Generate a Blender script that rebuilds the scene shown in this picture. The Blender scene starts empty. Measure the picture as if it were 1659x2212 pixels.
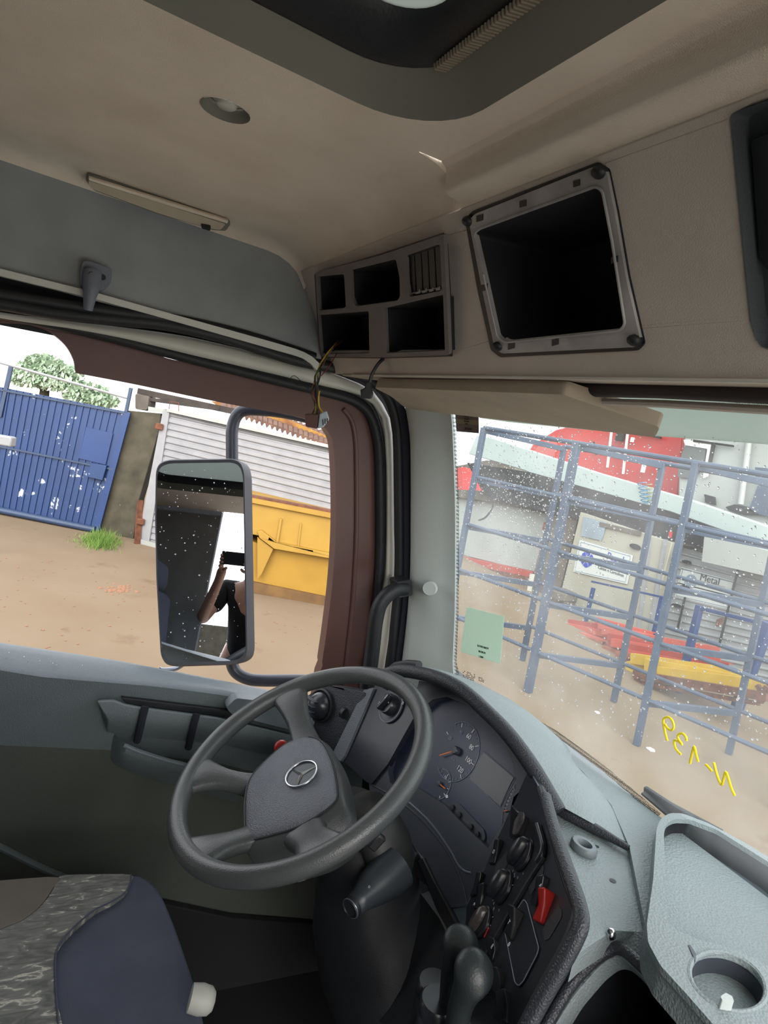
import bpy, bmesh, math, random
import numpy as np
from mathutils import Vector, Matrix
from mathutils.geometry import tessellate_polygon

random.seed(7)
SC = bpy.context.scene
COL = SC.collection
# ------------------------------------------------------------------ camera
W, H = 1659.0, 2212.0
CX, CY = W / 2, H / 2
EYE = np.array([0.0, 0.0, 2.5])                       # lens height above the yard
_a = np.array([100 - CX, 800 - CY]); _b = np.array([3500 - CX, 1530 - CY])   # vanishing points of the cab's axes
F = math.sqrt(-(_a @ _b))
_lx = np.array([_a[0], _a[1], F]); _lx /= np.linalg.norm(_lx)
_fy = np.array([_b[0], _b[1], F]); _fy -= _lx * (_fy @ _lx); _fy /= np.linalg.norm(_fy)
XW, YW = -_lx, _fy
ZW = np.cross(XW, YW)
cam_d = bpy.data.cameras.new('camera'); cam = bpy.data.objects.new('camera', cam_d); COL.objects.link(cam)
R = Matrix(((XW[0], -XW[1], -XW[2]), (YW[0], -YW[1], -YW[2]), (ZW[0], -ZW[1], -ZW[2])))
cam.matrix_world = Matrix.Translation(Vector(EYE)) @ R.to_4x4()
cam_d.sensor_fit = 'VERTICAL'; cam_d.sensor_height = 24; cam_d.lens = F / H * 24; cam_d.clip_start = 0.02
SC.camera = cam
# ------------------------------------------------------------------ sky, exposure
wd = bpy.data.worlds.new('world'); SC.world = wd; wd.use_nodes = True
nt = wd.node_tree; nt.nodes.clear()
o_ = nt.nodes.new('ShaderNodeOutputWorld'); bg = nt.nodes.new('ShaderNodeBackground')
tc = nt.nodes.new('ShaderNodeTexCoord'); nz = nt.nodes.new('ShaderNodeTexNoise'); rp = nt.nodes.new('ShaderNodeValToRGB')
nz.inputs['Scale'].default_value = 2.2; nz.inputs['Detail'].default_value = 4
rp.color_ramp.elements[0].color = (0.86, 0.90, 0.97, 1); rp.color_ramp.elements[1].color = (1, 1, 1, 1)
nt.links.new(tc.outputs['Generated'], nz.inputs['Vector']); nt.links.new(nz.outputs['Fac'], rp.inputs['Fac'])
nt.links.new(rp.outputs['Color'], bg.inputs['Color']); nt.links.new(bg.outputs[0], o_.inputs[0])
bg.inputs['Strength'].default_value = 1.25
sun_d = bpy.data.lights.new('overcast_sun', 'SUN'); sun_d.energy = 3.2; sun_d.angle = math.radians(55); sun_d.color = (1, 0.97, 0.92)
sun = bpy.data.objects.new('overcast_sun', sun_d); COL.objects.link(sun); sun.location = (2, -2, 9)
sun.rotation_euler = Vector((math.cos(math.radians(24)) * .88, -math.cos(math.radians(24)) * .47, math.sin(math.radians(24)))).to_track_quat('Z', 'Y').to_euler()   # the bright side of the overcast, beyond the passenger door
VS = SC.view_settings
VS.view_transform = 'Standard'; VS.look = 'None'; VS.gamma = 1; VS.exposure = 0.95; VS.use_curve_mapping = False
SC.cycles.max_bounces = 10; SC.cycles.diffuse_bounces = 6; SC.cycles.transparent_max_bounces = 24; SC.cycles.transmission_bounces = 8
SC.cycles.use_denoising = True
SC.cycles.sample_clamp_indirect = 8

# ------------------------------------------------------------------ helpers
def ray(x, y):
    c = np.array([x - CX, y - CY, F]); return np.array([c @ XW, c @ YW, c @ ZW]) / F
def XP(x): return (np.array([x, 0, 0.]), np.array([1., 0, 0]))
def YP(y): return (np.array([0, y, 0.]), np.array([0, 1., 0]))
def ZP(z): return (np.array([0, 0, z]), np.array([0, 0, 1.]))
def PL(p0, n): n = np.array(n, float); return (np.array(p0, float), n / np.linalg.norm(n))
def off(pl, d): return (pl[0] + pl[1] * d, pl[1])
def U(x, y, pl):                      # sight line through (x, y) met with a plane given relative to the eye
    r = ray(x, y); t = (pl[0] @ pl[1]) / (r @ pl[1]); return Vector(EYE + r * t)
def T(x, y, t): return Vector(EYE + ray(x, y) * t)
def V(x, y, z): return Vector((x, y, z + 2.5))
def UU(pts, pl): return [U(p[0], p[1], pl) for p in pts]
def N(pl): return Vector(pl[1])
def rnd(pts, r, n=4):                 # round the corners of a closed outline
    out = []; m = len(pts); P = [Vector((p[0], p[1])) for p in pts]
    for i in range(m):
        a, b, c = P[i - 1], P[i], P[(i + 1) % m]
        ra = min(r, (a - b).length * .48); rc = min(r, (c - b).length * .48)
        p0 = b + (a - b).normalized() * ra; p2 = b + (c - b).normalized() * rc
        for k in range(n + 1):
            s = k / n; out.append(p0 * (1 - s) ** 2 + b * 2 * s * (1 - s) + p2 * s * s)
    return out
def spl(pts, n=6, closed=False):      # Catmull-Rom
    P = [Vector(p) for p in pts]; m = len(P); out = []
    for i in range(m if closed else m - 1):
        p1, p2 = P[i], P[(i + 1) % m]
        p0 = P[i - 1] if (closed or i > 0) else p1 * 2 - p2
        p3 = P[(i + 2) % m] if (closed or i + 2 < m) else p2 * 2 - p1
        for k in range(n):
            t = k / n
            out.append(.5 * ((2 * p1) + (p2 - p0) * t + (2 * p0 - 5 * p1 + 4 * p2 - p3) * t * t + (3 * p1 - p0 - 3 * p2 + p3) * t ** 3))
    if not closed: out.append(P[-1])
    return out
def resample(P, n):
    P = [Vector(p) for p in P]; d = [0]
    for a, b in zip(P, P[1:]): d.append(d[-1] + (b - a).length)
    out = []; j = 0
    for k in range(n):
        s = d[-1] * k / (n - 1)
        while j < len(P) - 2 and d[j + 1] < s: j += 1
        q = (s - d[j]) / max(1e-9, d[j + 1] - d[j]); out.append(P[j].lerp(P[j + 1], min(1, q)))
    return out
def add_prism(bm, outer, vec, holes=()):
    loops = [list(outer)] + [list(h) for h in holes]
    tris = tessellate_polygon([[Vector(p) for p in l] for l in loops])
    flat = [Vector(p) for l in loops for p in l]
    fv = [bm.verts.new(p) for p in flat]; vec = Vector(vec)
    bv = [bm.verts.new(p + vec) for p in flat]
    for t in tris:
        try: bm.faces.new([fv[i] for i in t]); bm.faces.new([bv[i] for i in reversed(t)])
        except ValueError: pass
    k = 0
    for l in loops:
        m = len(l)
        for i in range(m):
            a, b = k + i, k + (i + 1) % m
            bm.faces.new((fv[a], fv[b], bv[b], bv[a]))
        k += m
def add_loft(bm, loops, closed=True, cap=True):
    R_ = [[bm.verts.new(p) for p in l] for l in loops]; m = len(R_[0])
    for a, b in zip(R_, R_[1:]):
        for i in range(m if closed else m - 1):
            j = (i + 1) % m
            try: bm.faces.new((a[i], a[j], b[j], b[i]))
            except ValueError: pass
    if cap and closed:
        bm.faces.new(list(reversed(R_[0]))); bm.faces.new(R_[-1])
def frames(path):
    P = [Vector(p) for p in path]; out = []; prev = None
    for i, p in enumerate(P):
        t = (P[min(i + 1, len(P) - 1)] - P[max(i - 1, 0)]).normalized()
        if prev is None:
            u = t.orthogonal().normalized()
        else:
            u = (prev - t * prev.dot(t)).normalized()
        prev = u; out.append((p, t, u, t.cross(u)))
    return out
def add_tube(bm, path, r, seg=12, closed=False):
    fr = frames(path); n = len(fr); rr = r if hasattr(r, '__len__') else [r] * n
    loops = [[p + (u * math.cos(a) + w * math.sin(a)) * rr[i] for a in [2 * math.pi * k / seg for k in range(seg)]] for i, (p, t, u, w) in enumerate(fr)]
    if closed: loops.append(loops[0])
    add_loft(bm, loops, True, not closed)
def add_box(bm, c, sx, sy, sz, ax=None):
    ax = ax or (Vector((1, 0, 0)), Vector((0, 1, 0)), Vector((0, 0, 1)))
    vs = {}
    for i in (-1, 1):
        for j in (-1, 1):
            for k in (-1, 1):
                vs[i, j, k] = bm.verts.new(Vector(c) + ax[0] * (i * sx / 2) + ax[1] * (j * sy / 2) + ax[2] * (k * sz / 2))
    for f in (((-1, -1, -1), (-1, 1, -1), (1, 1, -1), (1, -1, -1)), ((-1, -1, 1), (1, -1, 1), (1, 1, 1), (-1, 1, 1)), ((-1, -1, -1), (1, -1, -1), (1, -1, 1), (-1, -1, 1)),
              ((-1, 1, -1), (-1, 1, 1), (1, 1, 1), (1, 1, -1)), ((-1, -1, -1), (-1, -1, 1), (-1, 1, 1), (-1, 1, -1)), ((1, -1, -1), (1, 1, -1), (1, 1, 1), (1, -1, 1))):
        bm.faces.new([vs[q] for q in f])
def add_beam(bm, a, b, w, h, up=(0, 0, 1)):
    a, b = Vector(a), Vector(b); d = (b - a); L = d.length; d.normalize()
    s = d.cross(Vector(up)); s = s.normalized() if s.length > 1e-4 else d.orthogonal().normalized()
    add_box(bm, (a + b) / 2, L, w, h, (d, s, s.cross(d)))
def add_lathe(bm, c, ax, prof, seg=24, cap=True):    # prof: (radius, height along ax)
    ax = Vector(ax).normalized(); u = ax.orthogonal().normalized(); w = ax.cross(u); c = Vector(c)
    add_loft(bm, [[c + ax * h + (u * math.cos(2 * math.pi * k / seg) + w * math.sin(2 * math.pi * k / seg)) * max(r, 1e-5) for k in range(seg)] for r, h in prof], True, cap)
def add_ball(bm, c, r, sc=(1, 1, 1), sub=2):
    m = Matrix.Translation(Vector(c)) @ Matrix.Diagonal((sc[0] * r, sc[1] * r, sc[2] * r, 1))
    bmesh.ops.create_icosphere(bm, subdivisions=sub, radius=1, matrix=m)
def obj(name, bm, m, parent=None, smooth=True, bevel=0, seg=2, angle=38, sub=0):
    bmesh.ops.recalc_face_normals(bm, faces=bm.faces)
    me = bpy.data.meshes.new(name); bm.to_mesh(me); bm.free()
    for p in me.polygons: p.use_smooth = smooth
    if smooth: me.set_sharp_from_angle(angle=math.radians(angle))
    for q in (m if isinstance(m, (list, tuple)) else [m]): me.materials.append(q)
    o = bpy.data.objects.new(name, me); COL.objects.link(o)
    if parent is not None: o.parent = parent; o.matrix_parent_inverse = parent.matrix_world.inverted()
    if sub:
        md = o.modifiers.new('sub', 'SUBSURF'); md.levels = sub; md.render_levels = sub
    if bevel:
        md = o.modifiers.new('bevel', 'BEVEL'); md.width = bevel; md.segments = seg; md.limit_method = 'ANGLE'; md.angle_limit = math.radians(35)
    return o
def B(): return bmesh.new()
def tag(o, label, cat, group=None, kind=None):
    o['label'] = label; o['category'] = cat
    if group: o['group'] = group
    if kind: o['kind'] = kind
    return o
def thing(name, loc, label, cat, group=None, kind=None):
    o = bpy.data.objects.new(name, None); COL.objects.link(o); o.empty_display_size = .05
    o.matrix_world = Matrix.Translation(Vector(loc)); return tag(o, label, cat, group, kind)
def struct(o, label=None):
    o['kind'] = 'structure'
    if label: o['label'] = label
    return o
def ptube(name, path, r, m, parent=None, seg=12):
    b = B(); add_tube(b, path, r, seg); return obj(name, b, m, parent)
def plate(name, pts, pl, th, m, parent=None, holes=(), bevel=0, back=True, seg=2):
    b = B(); add_prism(b, UU(pts, pl), N(pl) * (-th if back else th), [UU(h, pl) for h in holes])
    return obj(name, b, m, parent, bevel=bevel, seg=seg)
def lin(c): return tuple((x / 12.92 if x <= .04045 else ((x + .055) / 1.055) ** 2.4) for x in [v / 255 for v in c])
_M = {}
def mat(name, c, rough=.6, metal=0, c2=None, scale=30, contrast=.5, bump=0, bscale=400, spec=.5, coat=0, detail=6, dist=0, stretch=None, c3=None, s3=8, t3=.62, emit=0, w3=.06):
    """procedural surface: base colour, mottled with c2, with patches of c3 where a second noise passes t3"""
    m = bpy.data.materials.new(name); m.use_nodes = True; n = m.node_tree; p = n.nodes['Principled BSDF']
    p.inputs['Roughness'].default_value = rough; p.inputs['Metallic'].default_value = metal
    p.inputs['Specular IOR Level'].default_value = spec; p.inputs['Coat Weight'].default_value = coat
    L = lin(c) + (1,); p.inputs['Base Color'].default_value = L
    tcn = n.nodes.new('ShaderNodeTexCoord'); vec = tcn.outputs['Object']
    if stretch:
        mp = n.nodes.new('ShaderNodeMapping'); mp.inputs['Scale'].default_value = stretch; n.links.new(vec, mp.inputs['Vector']); vec = mp.outputs[0]
    out = None
    if c2 is not None:
        t = n.nodes.new('ShaderNodeTexNoise'); t.inputs['Scale'].default_value = scale; t.inputs['Detail'].default_value = detail; t.inputs['Distortion'].default_value = dist
        n.links.new(vec, t.inputs['Vector'])
        r = n.nodes.new('ShaderNodeValToRGB'); r.color_ramp.elements[0].position = .5 - contrast / 2; r.color_ramp.elements[1].position = .5 + contrast / 2
        r.color_ramp.elements[0].color = L; r.color_ramp.elements[1].color = lin(c2) + (1,)
        n.links.new(t.outputs['Fac'], r.inputs['Fac']); out = r.outputs['Color']
    if c3 is not None:
        t = n.nodes.new('ShaderNodeTexNoise'); t.inputs['Scale'].default_value = s3; t.inputs['Detail'].default_value = 8; t.inputs['Roughness'].default_value = .65
        n.links.new(vec, t.inputs['Vector'])
        r = n.nodes.new('ShaderNodeValToRGB'); r.color_ramp.elements[0].position = t3; r.color_ramp.elements[1].position = t3 + w3
        n.links.new(t.outputs['Fac'], r.inputs['Fac'])
        mx = n.nodes.new('ShaderNodeMix'); mx.data_type = 'RGBA'; mx.inputs['B'].default_value = lin(c3) + (1,)
        n.links.new(r.outputs['Color'], mx.inputs['Factor'])
        if out: n.links.new(out, mx.inputs['A'])
        else: mx.inputs['A'].default_value = L
        out = mx.outputs['Result']
    if out: n.links.new(out, p.inputs['Base Color'])
    if bump:
        t = n.nodes.new('ShaderNodeTexVoronoi' if bscale > 150 else 'ShaderNodeTexNoise'); t.inputs['Scale'].default_value = bscale
        n.links.new(vec, t.inputs['Vector'])
        bp = n.nodes.new('ShaderNodeBump'); bp.inputs['Strength'].default_value = bump; bp.inputs['Distance'].default_value = .002
        n.links.new(t.outputs[0], bp.inputs['Height']); n.links.new(bp.outputs[0], p.inputs['Normal'])
    if emit:
        p.inputs['Emission Color'].default_value = L; p.inputs['Emission Strength'].default_value = emit
    return m
def text(s, size, m, origin, xdir, ydir, parent, name='lettering', depth=.0004, align='CENTER', shear=0):
    cu = bpy.data.curves.new('t', 'FONT'); cu.body = s; cu.size = size; cu.extrude = depth; cu.align_x = align; cu.align_y = 'CENTER'; cu.shear = shear
    t = bpy.data.objects.new('t', cu); COL.objects.link(t)
    dg = bpy.context.evaluated_depsgraph_get(); me = bpy.data.meshes.new_from_object(t.evaluated_get(dg))
    bpy.data.objects.remove(t); bpy.data.curves.remove(cu)
    x = Vector(xdir).normalized(); z = x.cross(Vector(ydir)).normalized(); y = z.cross(x)
    M4 = Matrix((x, y, z)).transposed().to_4x4(); M4.translation = Vector(origin); me.transform(M4)
    me.materials.clear(); me.materials.append(m)
    o = bpy.data.objects.new(name, me); COL.objects.link(o)
    if parent is not None: o.parent = parent; o.matrix_parent_inverse = parent.matrix_world.inverted()
    return o

# ------------------------------------------------------------------ materials
M_ceil = mat('headliner_fabric', (236, 223, 207), .95, c2=(220, 206, 189), scale=9, contrast=.5, bump=.25, bscale=900, spec=.1, c3=(170, 150, 130), s3=60, t3=.7)
M_wallgrey = mat('grey_felt_trim', (158, 162, 164), .95, c2=(142, 146, 148), scale=10, bump=.25, bscale=900, spec=.1)
M_panel = mat('overhead_moulding', (206, 196, 185), .8, c2=(192, 182, 171), scale=7, bump=.15, bscale=700, spec=.2, c3=(160, 144, 130), s3=40, t3=.72)
M_hatchtrim = mat('hatch_surround_plastic', (122, 120, 108), .8, c2=(110, 110, 100), scale=6, bump=.1, bscale=600)
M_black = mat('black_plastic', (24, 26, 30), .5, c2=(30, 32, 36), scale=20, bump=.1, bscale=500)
M_blackgloss = mat('smooth_black_plastic', (40, 42, 48), .28, c2=(46, 48, 54), scale=10, c3=(62, 54, 48), s3=22, t3=.66, w3=.12)
M_rubber = mat('black_rubber', (26, 28, 32), .55, c2=(34, 36, 40), scale=30, bump=.1, bscale=300)
M_sealfab = mat('ribbed_seal_cloth', (52, 54, 62), .9, bump=.6, bscale=1200, spec=.1)
M_brown = mat('brown_paint', (112, 80, 74), .38, c2=(100, 72, 68), scale=5, c3=(120, 92, 80), s3=5, t3=.66, w3=.1)
M_cream = mat('cream_door_flange_paint', (206, 204, 194), .4, c2=(188, 184, 172), scale=8)
M_liteplastic = mat('pale_grey_plastic', (192, 199, 196), .55, c2=(182, 190, 187), scale=6, bump=.12, bscale=700)
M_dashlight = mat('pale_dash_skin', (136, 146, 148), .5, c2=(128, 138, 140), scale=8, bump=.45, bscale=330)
M_dashblack = mat('black_dash_skin', (46, 49, 55), .45, c2=(52, 54, 60), scale=12, bump=.4, bscale=420)
M_dashmid = mat('charcoal_dash_plastic', (68, 73, 82), .38, c2=(60, 64, 73), scale=8, c3=(84, 72, 60), s3=20, t3=.66, w3=.1)
M_doorgrey = mat('door_panel_grey', (108, 118, 120), .55, c2=(98, 108, 110), scale=7, bump=.3, bscale=420)
M_doorlite = mat('door_ledge_grey', (122, 132, 138), .45, c2=(110, 120, 126), scale=7, bump=.2, bscale=420)
M_doordark = mat('door_lower_shaded', (84, 88, 80), .7, c2=(70, 75, 70), scale=3, bump=.2, bscale=420)  # lower lining coloured darker than the upper to carry its shade
M_wheel = mat('worn_steering_rim', (72, 76, 78), .34, c2=(80, 82, 82), scale=9, contrast=.6, bump=.15, bscale=500, c3=(84, 76, 66), s3=14, t3=.66, w3=.12)
M_pad = mat('steering_pad_leather', (102, 106, 116), .4, c2=(108, 112, 120), scale=7, bump=.55, bscale=480, c3=(98, 92, 86), s3=9, t3=.68, w3=.15)
M_chrome = mat('chrome', (220, 222, 226), .18, 1)
M_silver = mat('silver_trim', (150, 158, 172), .3, .7)
M_seatblue = mat('blue_grey_seat_cloth', (92, 96, 110), .95, c2=(82, 86, 100), scale=14, bump=.4, bscale=1400, spec=.05)
M_seatside = mat('grey_brown_seat_cloth', (124, 118, 110), .95, c2=(110, 104, 98), scale=10, bump=.4, bscale=1400, spec=.05)
M_red = mat('red_plastic', (196, 38, 32), .35)
M_white = mat('white_plastic', (222, 222, 216), .45)
M_yellowink = mat('yellow_paint_marker', (250, 226, 20), .5, emit=0)
M_orange = mat('orange_needle', (235, 120, 30), .4)
M_dial = mat('instrument_face', (50, 58, 78), .35, c2=(60, 68, 90), scale=5)
M_dialwell = mat('instrument_well', (14, 15, 18), .5)
M_mark = mat('dial_marks', (250, 250, 255), .5)
M_markdim = mat('dim_dial_marks', (150, 158, 174), .5)
M_darkarm = mat('mirror_bracket_paint', (62, 66, 78), .3, c2=(72, 76, 86), scale=20)
M_housing = mat('mirror_housing_plastic', (72, 75, 82), .55, c2=(64, 67, 74), scale=20, bump=.2, bscale=700)
M_clipframe = mat('grey_clip_frame', (176, 172, 170), .45, c2=(132, 128, 128), scale=14, contrast=.4)
M_lampbody = mat('lamp_lens_plastic', (196, 184, 164), .4, c2=(178, 164, 144), scale=18)
# ================================================================== CAB SHELL
D = -1.40
def ext(L, x=-460):                   # carry a run of points on past its first one along the same slope
    (x0, y0), (x1, y1) = L[0], L[1]; return [(x, y0 + (x - x0) * (y1 - y0) / (x1 - x0))] + list(L)
def strip(name, A, B_, pl, th, m, parent=None, n=60, bevel=0):
    a = [U(p.x, p.y, pl) for p in resample([Vector((p[0], p[1])) for p in A], n)]; c = [U(p.x, p.y, pl) for p in resample([Vector((p[0], p[1])) for p in B_], n)]; v = N(pl) * -th
    b = B(); add_loft(b, [[p, q, q + v, p + v] for p, q in zip(a, c)]); return obj(name, b, m, parent, bevel=bevel)
CE = .355
# ceiling: flat field with the hatch opening, coved along the door side and front
b = B()
hatch = []
def arc(cx, cy, r, a0, a1, n=8): return [(cx + r * math.cos(math.radians(a0 + (a1 - a0) * i / n)), cy + r * math.sin(math.radians(a0 + (a1 - a0) * i / n))) for i in range(n + 1)]
def rrect(x0, x1, y0, y1, r, n=8): return arc(x1 - r, y1 - r, r, 0, 90, n) + arc(x0 + r, y1 - r, r, 90, 180, n) + arc(x0 + r, y0 + r, r, 180, 270, n) + arc(x1 - r, y0 + r, r, 270, 360, n)
HX0, HX1, HY0, HY1 = -.735, .12, -.56, .355
hole = rrect(HX0, HX1, HY0, HY1, .10)
prof_left = [(-1.30, CE), (-1.355, CE - .001), (-1.380, CE - .005), (-1.394, CE - .012), (-1.401, CE - .022)]
lamp_c = U(487, 238, ZP(CE))
hole2 = [(lamp_c.x + .030 * math.cos(a), lamp_c.y + .030 * math.sin(a)) for a in [2 * math.pi * k / 24 for k in range(24)]]
YB, XR = -.95, .45
outer = [(-1.30, YB), (XR, YB), (XR, .392), (-.775, .392), (-.777, .36), (-1.30, .36)]
tess_loops = [outer, hole, hole2]
fl = [Vector((x, y, 0)) for l in tess_loops for x, y in l]
for t in tessellate_polygon([[Vector((x, y, 0)) for x, y in l] for l in tess_loops]):
    try: b.faces.new([b.verts.new(V(fl[i].x, fl[i].y, CE)) for i in t])
    except ValueError: pass
bmesh.ops.remove_doubles(b, verts=b.verts, dist=1e-5)
add_loft(b, [[V(x, y, z) for x, z in prof_left] for y in (YB, -.3, .1, .36)], closed=False, cap=False)
prof_front = [(.36, 0), (.385, .003), (.41, .012), (.43, .027), (.445, .048), (.452, .064)]
add_loft(b, [[V(x, y, CE - dz - ex) for y, dz in prof_front] for x, ex in ((-1.30, 0), (-1.2, 0), (-.9, 0), (-.778, 0))], closed=False, cap=False)
add_loft(b, [[V(x - .0, y, max(z - dz * .9, .28)) for y, dz in prof_front] for x, z in prof_left], closed=False, cap=False)
add_loft(b, [[V(-.7765, y, CE + .001), V(-.7782, y, CE - dz - .0005)] for y, dz in prof_front], closed=False, cap=False)
ceiling = struct(obj('ceiling', b, M_ceil, angle=50))
# raised front strip (between hatch and front bulkhead): end wall + vertical band + ridge
b = B()
band = [(.392, CE), (.400, CE - .004), (.404, CE - .012), (.405, CE - .030), (.412, CE - .034), (.430, CE - .036), (.4345, CE - .0395), (.4375, CE - .0445)]
add_loft(b, [[V(x, y, z) for y, z in band] for x in (-.778, -.6, -.3, 0, .45)], closed=False, cap=False)
trim1 = struct(obj('trim_1', b, M_ceil, angle=60))

# front bulkhead above the windscreen
PN = np.cross([1, 0, 0], [0, -.555, .832]); PANEL = (np.array([0, .55, .14]), -PN / np.linalg.norm(PN)) if PN[1] > 0 else (np.array([0, .55, .14]), PN / np.linalg.norm(PN))
def PP(x, s): return V(x, .55 - .555 * s, .14 + .832 * s)      # x across, s up the bulkhead
frame_out = [(1012, 476), (1026, 462), (1292, 356), (1310, 372), (1328, 460), (1352, 600), (1384, 738), (1372, 750), (1084, 764), (1068, 752), (1040, 620)]
frame_in = [(1024, 505), (1036, 494), (1288, 402), (1302, 414), (1322, 520), (1350, 700), (1340, 714), (1090, 740), (1074, 728), (1046, 600)]
cub_hole = [(697, 593), (952, 516), (966, 760), (703, 760)]
rec_out = rnd([(1577, 246), (1740, 186), (1850, 742), (1641, 752), (1622, 700), (1600, 480)], 18)
b = B()
pl_outer = [PP(-1.50, -.018), PP(.45, -.018), PP(.45, .208), PP(-1.50, .208)]
add_prism(b, pl_outer, N(PANEL) * -.012, [UU(rnd(frame_in, 8), PANEL), UU(cub_hole, PANEL), UU(rec_out, PANEL)])
wall_front = struct(obj('wall_front', b, M_panel, bevel=.002))
# bottom lip rolling under towards the windscreen
b = B()
lip = [(.560, .128), (.557, .124), (.562, .1225), (.60, .126), (.66, .134), (.80, .165)]
add_loft(b, [[V(x, y, z) for y, z in lip] for x in (-1.36, -1.0, -.5, 0, .45)], closed=False, cap=False)
struct(obj('trim_2', b, mat('lip_moulding', (178, 166, 150), .5, c2=(160, 148, 132), scale=12), angle=60))
b = B(); add_tube(b, [V(x, .556, .1235) for x in (-1.30, -.5, .45)], .0022, 8)  # pale tube drawn as the highlight along the lip's bottom edge
struct(obj('trim_highlight', b, M_cream, angle=60))
# windscreen header above the glass (hidden structure behind the visor)
b = B(); add_box(b, V(-.45, .805, .32), 1.95, .02, .29)
for x0, x1, y0, y1 in ((-1.46, -.76, -1.0, .84), (.14, .5, -1.0, .84), (-.77, .15, .37, .84), (-.77, .15, -1.0, -.57)): add_box(b, V((x0 + x1) / 2, (y0 + y1) / 2, .47), x1 - x0, y1 - y0, .02)
add_box(b, V(-1.452, -.2, .32), .02, 1.9, .32)
struct(obj('trim_4', b, M_brown))

# wall above the driver's door
b = B()
add_loft(b, [[V(-1.4015, y, .336), V(-1.404, y, .27), V(-1.402, y, .145)] for y in (YB, -.3, .2, .52)], closed=False, cap=False)
struct(obj('wall_left', b, M_wallgrey, angle=60))
LIP = XP(-1.392)
lip_px = [(-460, 462), (-40, 568), (0, 580), (200, 630), (400, 686), (600, 742), (650, 757), (672, 768), (690, 785)]
lip_lo = [(685, 800), (664, 778), (645, 770), (598, 757), (398, 700), (198, 644), (0, 596), (-40, 584), (-460, 476)]
struct(strip('trim_5', lip_px, list(reversed(lip_lo)), off(LIP, .004), .014, mat('grey_lip_moulding', (206, 206, 198), .5)))
# dark cavity behind the seals
plate('trim_6', [(-460, 470), (690, 765), (760, 800), (820, 835), (860, 900), (872, 1000), (872, 1230), (840, 1520), (760, 1560), (790, 1300), (800, 960), (780, 890), (700, 850), (400, 780), (-60, 690), (-460, 600)], XP(-1.47), .01, M_rubber)['kind'] = 'structure'

# ---- door aperture bands on the cab body
white_L = spl(ext([(-60, 676), (0, 688), (200, 721), (400, 766), (600, 811), (700, 835), (765, 850), (800, 869), (824, 906), (831, 964), (834, 1031), (834, 1148), (831, 1248), (821, 1288), (803, 1420), (795, 1500), (785, 1580)]), 4)
white_R = spl(ext([(-60, 662), (0, 671), (200, 699), (400, 726), (600, 774), (700, 800), (770, 826), (806, 845), (840, 897), (848, 947), (850, 1048), (851, 1148), (852, 1208), (846, 1327), (830, 1447), (822, 1520), (815, 1600)]), 4)
def band(name, A, B_, X, th, m, parent=None, bev=.003):
    return strip(name, A, B_, XP(X), th, m, parent, bevel=bev)
apx = thing('door_aperture', V(-1.42, .3, -.2), 'cream painted flange round the driver door opening with black seals', 'door frame', kind='structure')
# cream flange as a softly rounded loft
Lw = [Vector(p) for p in resample([Vector((p[0], p[1])) for p in white_L], 60)]; Rw = [Vector(p) for p in resample([Vector((p[0], p[1])) for p in white_R], 60)]
b = B(); rows = []
for l, r in zip(Lw, Rw):
    row = []
    for k, dx in ((0, .030), (.06, .012), (.25, .002), (.5, 0), (.75, .004), (.94, .016), (1, .034)):
        q = l.lerp(r, k); row.append(U(q.x, q.y, XP(-1.425 - dx * .5)))
    rows.append(row)
add_loft(b, rows, closed=False, cap=False); obj('painted_flange', b, M_cream, apx, angle=80)
# black seal running outside the flange: upper bulge then down the pillar
seal = spl(ext([(-60, 648), (0, 655), (120, 676), (250, 690), (360, 701), (480, 728), (560, 753), (640, 778), (720, 794), (780, 812), (825, 840), (848, 880), (859, 940), (862, 1050), (863, 1150), (862, 1250), (850, 1380), (842, 1500)]), 5)
ptube('door_seal', [U(p.x, p.y, XP(-1.405)) for p in [Vector((q[0], q[1])) for q in seal]], .0125, M_rubber, apx, 14)
seal2 = spl(ext([(-60, 628), (0, 636), (100, 652), (250, 674), (380, 690), (500, 716), (600, 745), (680, 772)]), 5)
ptube('seal_lip', [U(p[0], p[1], XP(-1.40)) for p in seal2], .010, M_rubber, apx, 12)
sf_L = spl([(735, 795), (790, 812), (830, 838), (856, 875), (868, 930), (872, 1000), (874, 1080), (875, 1200), (872, 1300), (860, 1400), (850, 1480)], 5)
sf_R = spl([(770, 795), (848, 838), (875, 880), (888, 940), (892, 1000), (893, 1080), (893, 1200), (890, 1300), (878, 1400), (868, 1480)], 5)
band('cloth_seal', sf_L, sf_R, -1.385, .03, M_sealfab, apx, .006)

# ================================================================== DRIVER'S DOOR
door = thing('door_1', V(-1.45, .3, -.6), 'driver door with brown window frame and grey moulded lining', 'door', kind='structure')
XF = XP(-1.455)
g_out = spl(ext([(-80, 655), (0, 668), (140, 706), (370, 776), (600, 822), (720, 850), (775, 868), (800, 900), (808, 960), (812, 1050), (812, 1200), (805, 1350), (790, 1500), (785, 1560)]), 5)
sill = [(760, 1560), (640, 1500), (560, 1484), (350, 1442), (0, 1386), (-80, 1372)]
op_r = spl([(165, 806), (300, 832), (480, 870), (640, 900), (690, 916), (712, 938), (721, 970), (725, 1050), (725, 1150), (718, 1260), (706, 1360), (696, 1430)], 5)
op_l = spl(ext([(-80, 690), (0, 697), (60, 701), (105, 716), (140, 744), (158, 775), (162, 798)]), 5)
opening = [tuple(p) for p in op_l] + [tuple(p) for p in op_r] + [(694, 1436), (682, 1466), (678, 1530)]
# frame = outline outside minus the window opening, as one C-shaped strip
strip = [tuple(p) for p in op_l] + [tuple(p) for p in op_r] + [(697, 1437), (690, 1455), (680, 1520), (785, 1560)] + [tuple(p) for p in reversed(g_out)]
plate('window_frame', strip, XF, .035, M_brown, door, bevel=.004, seg=3)
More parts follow.
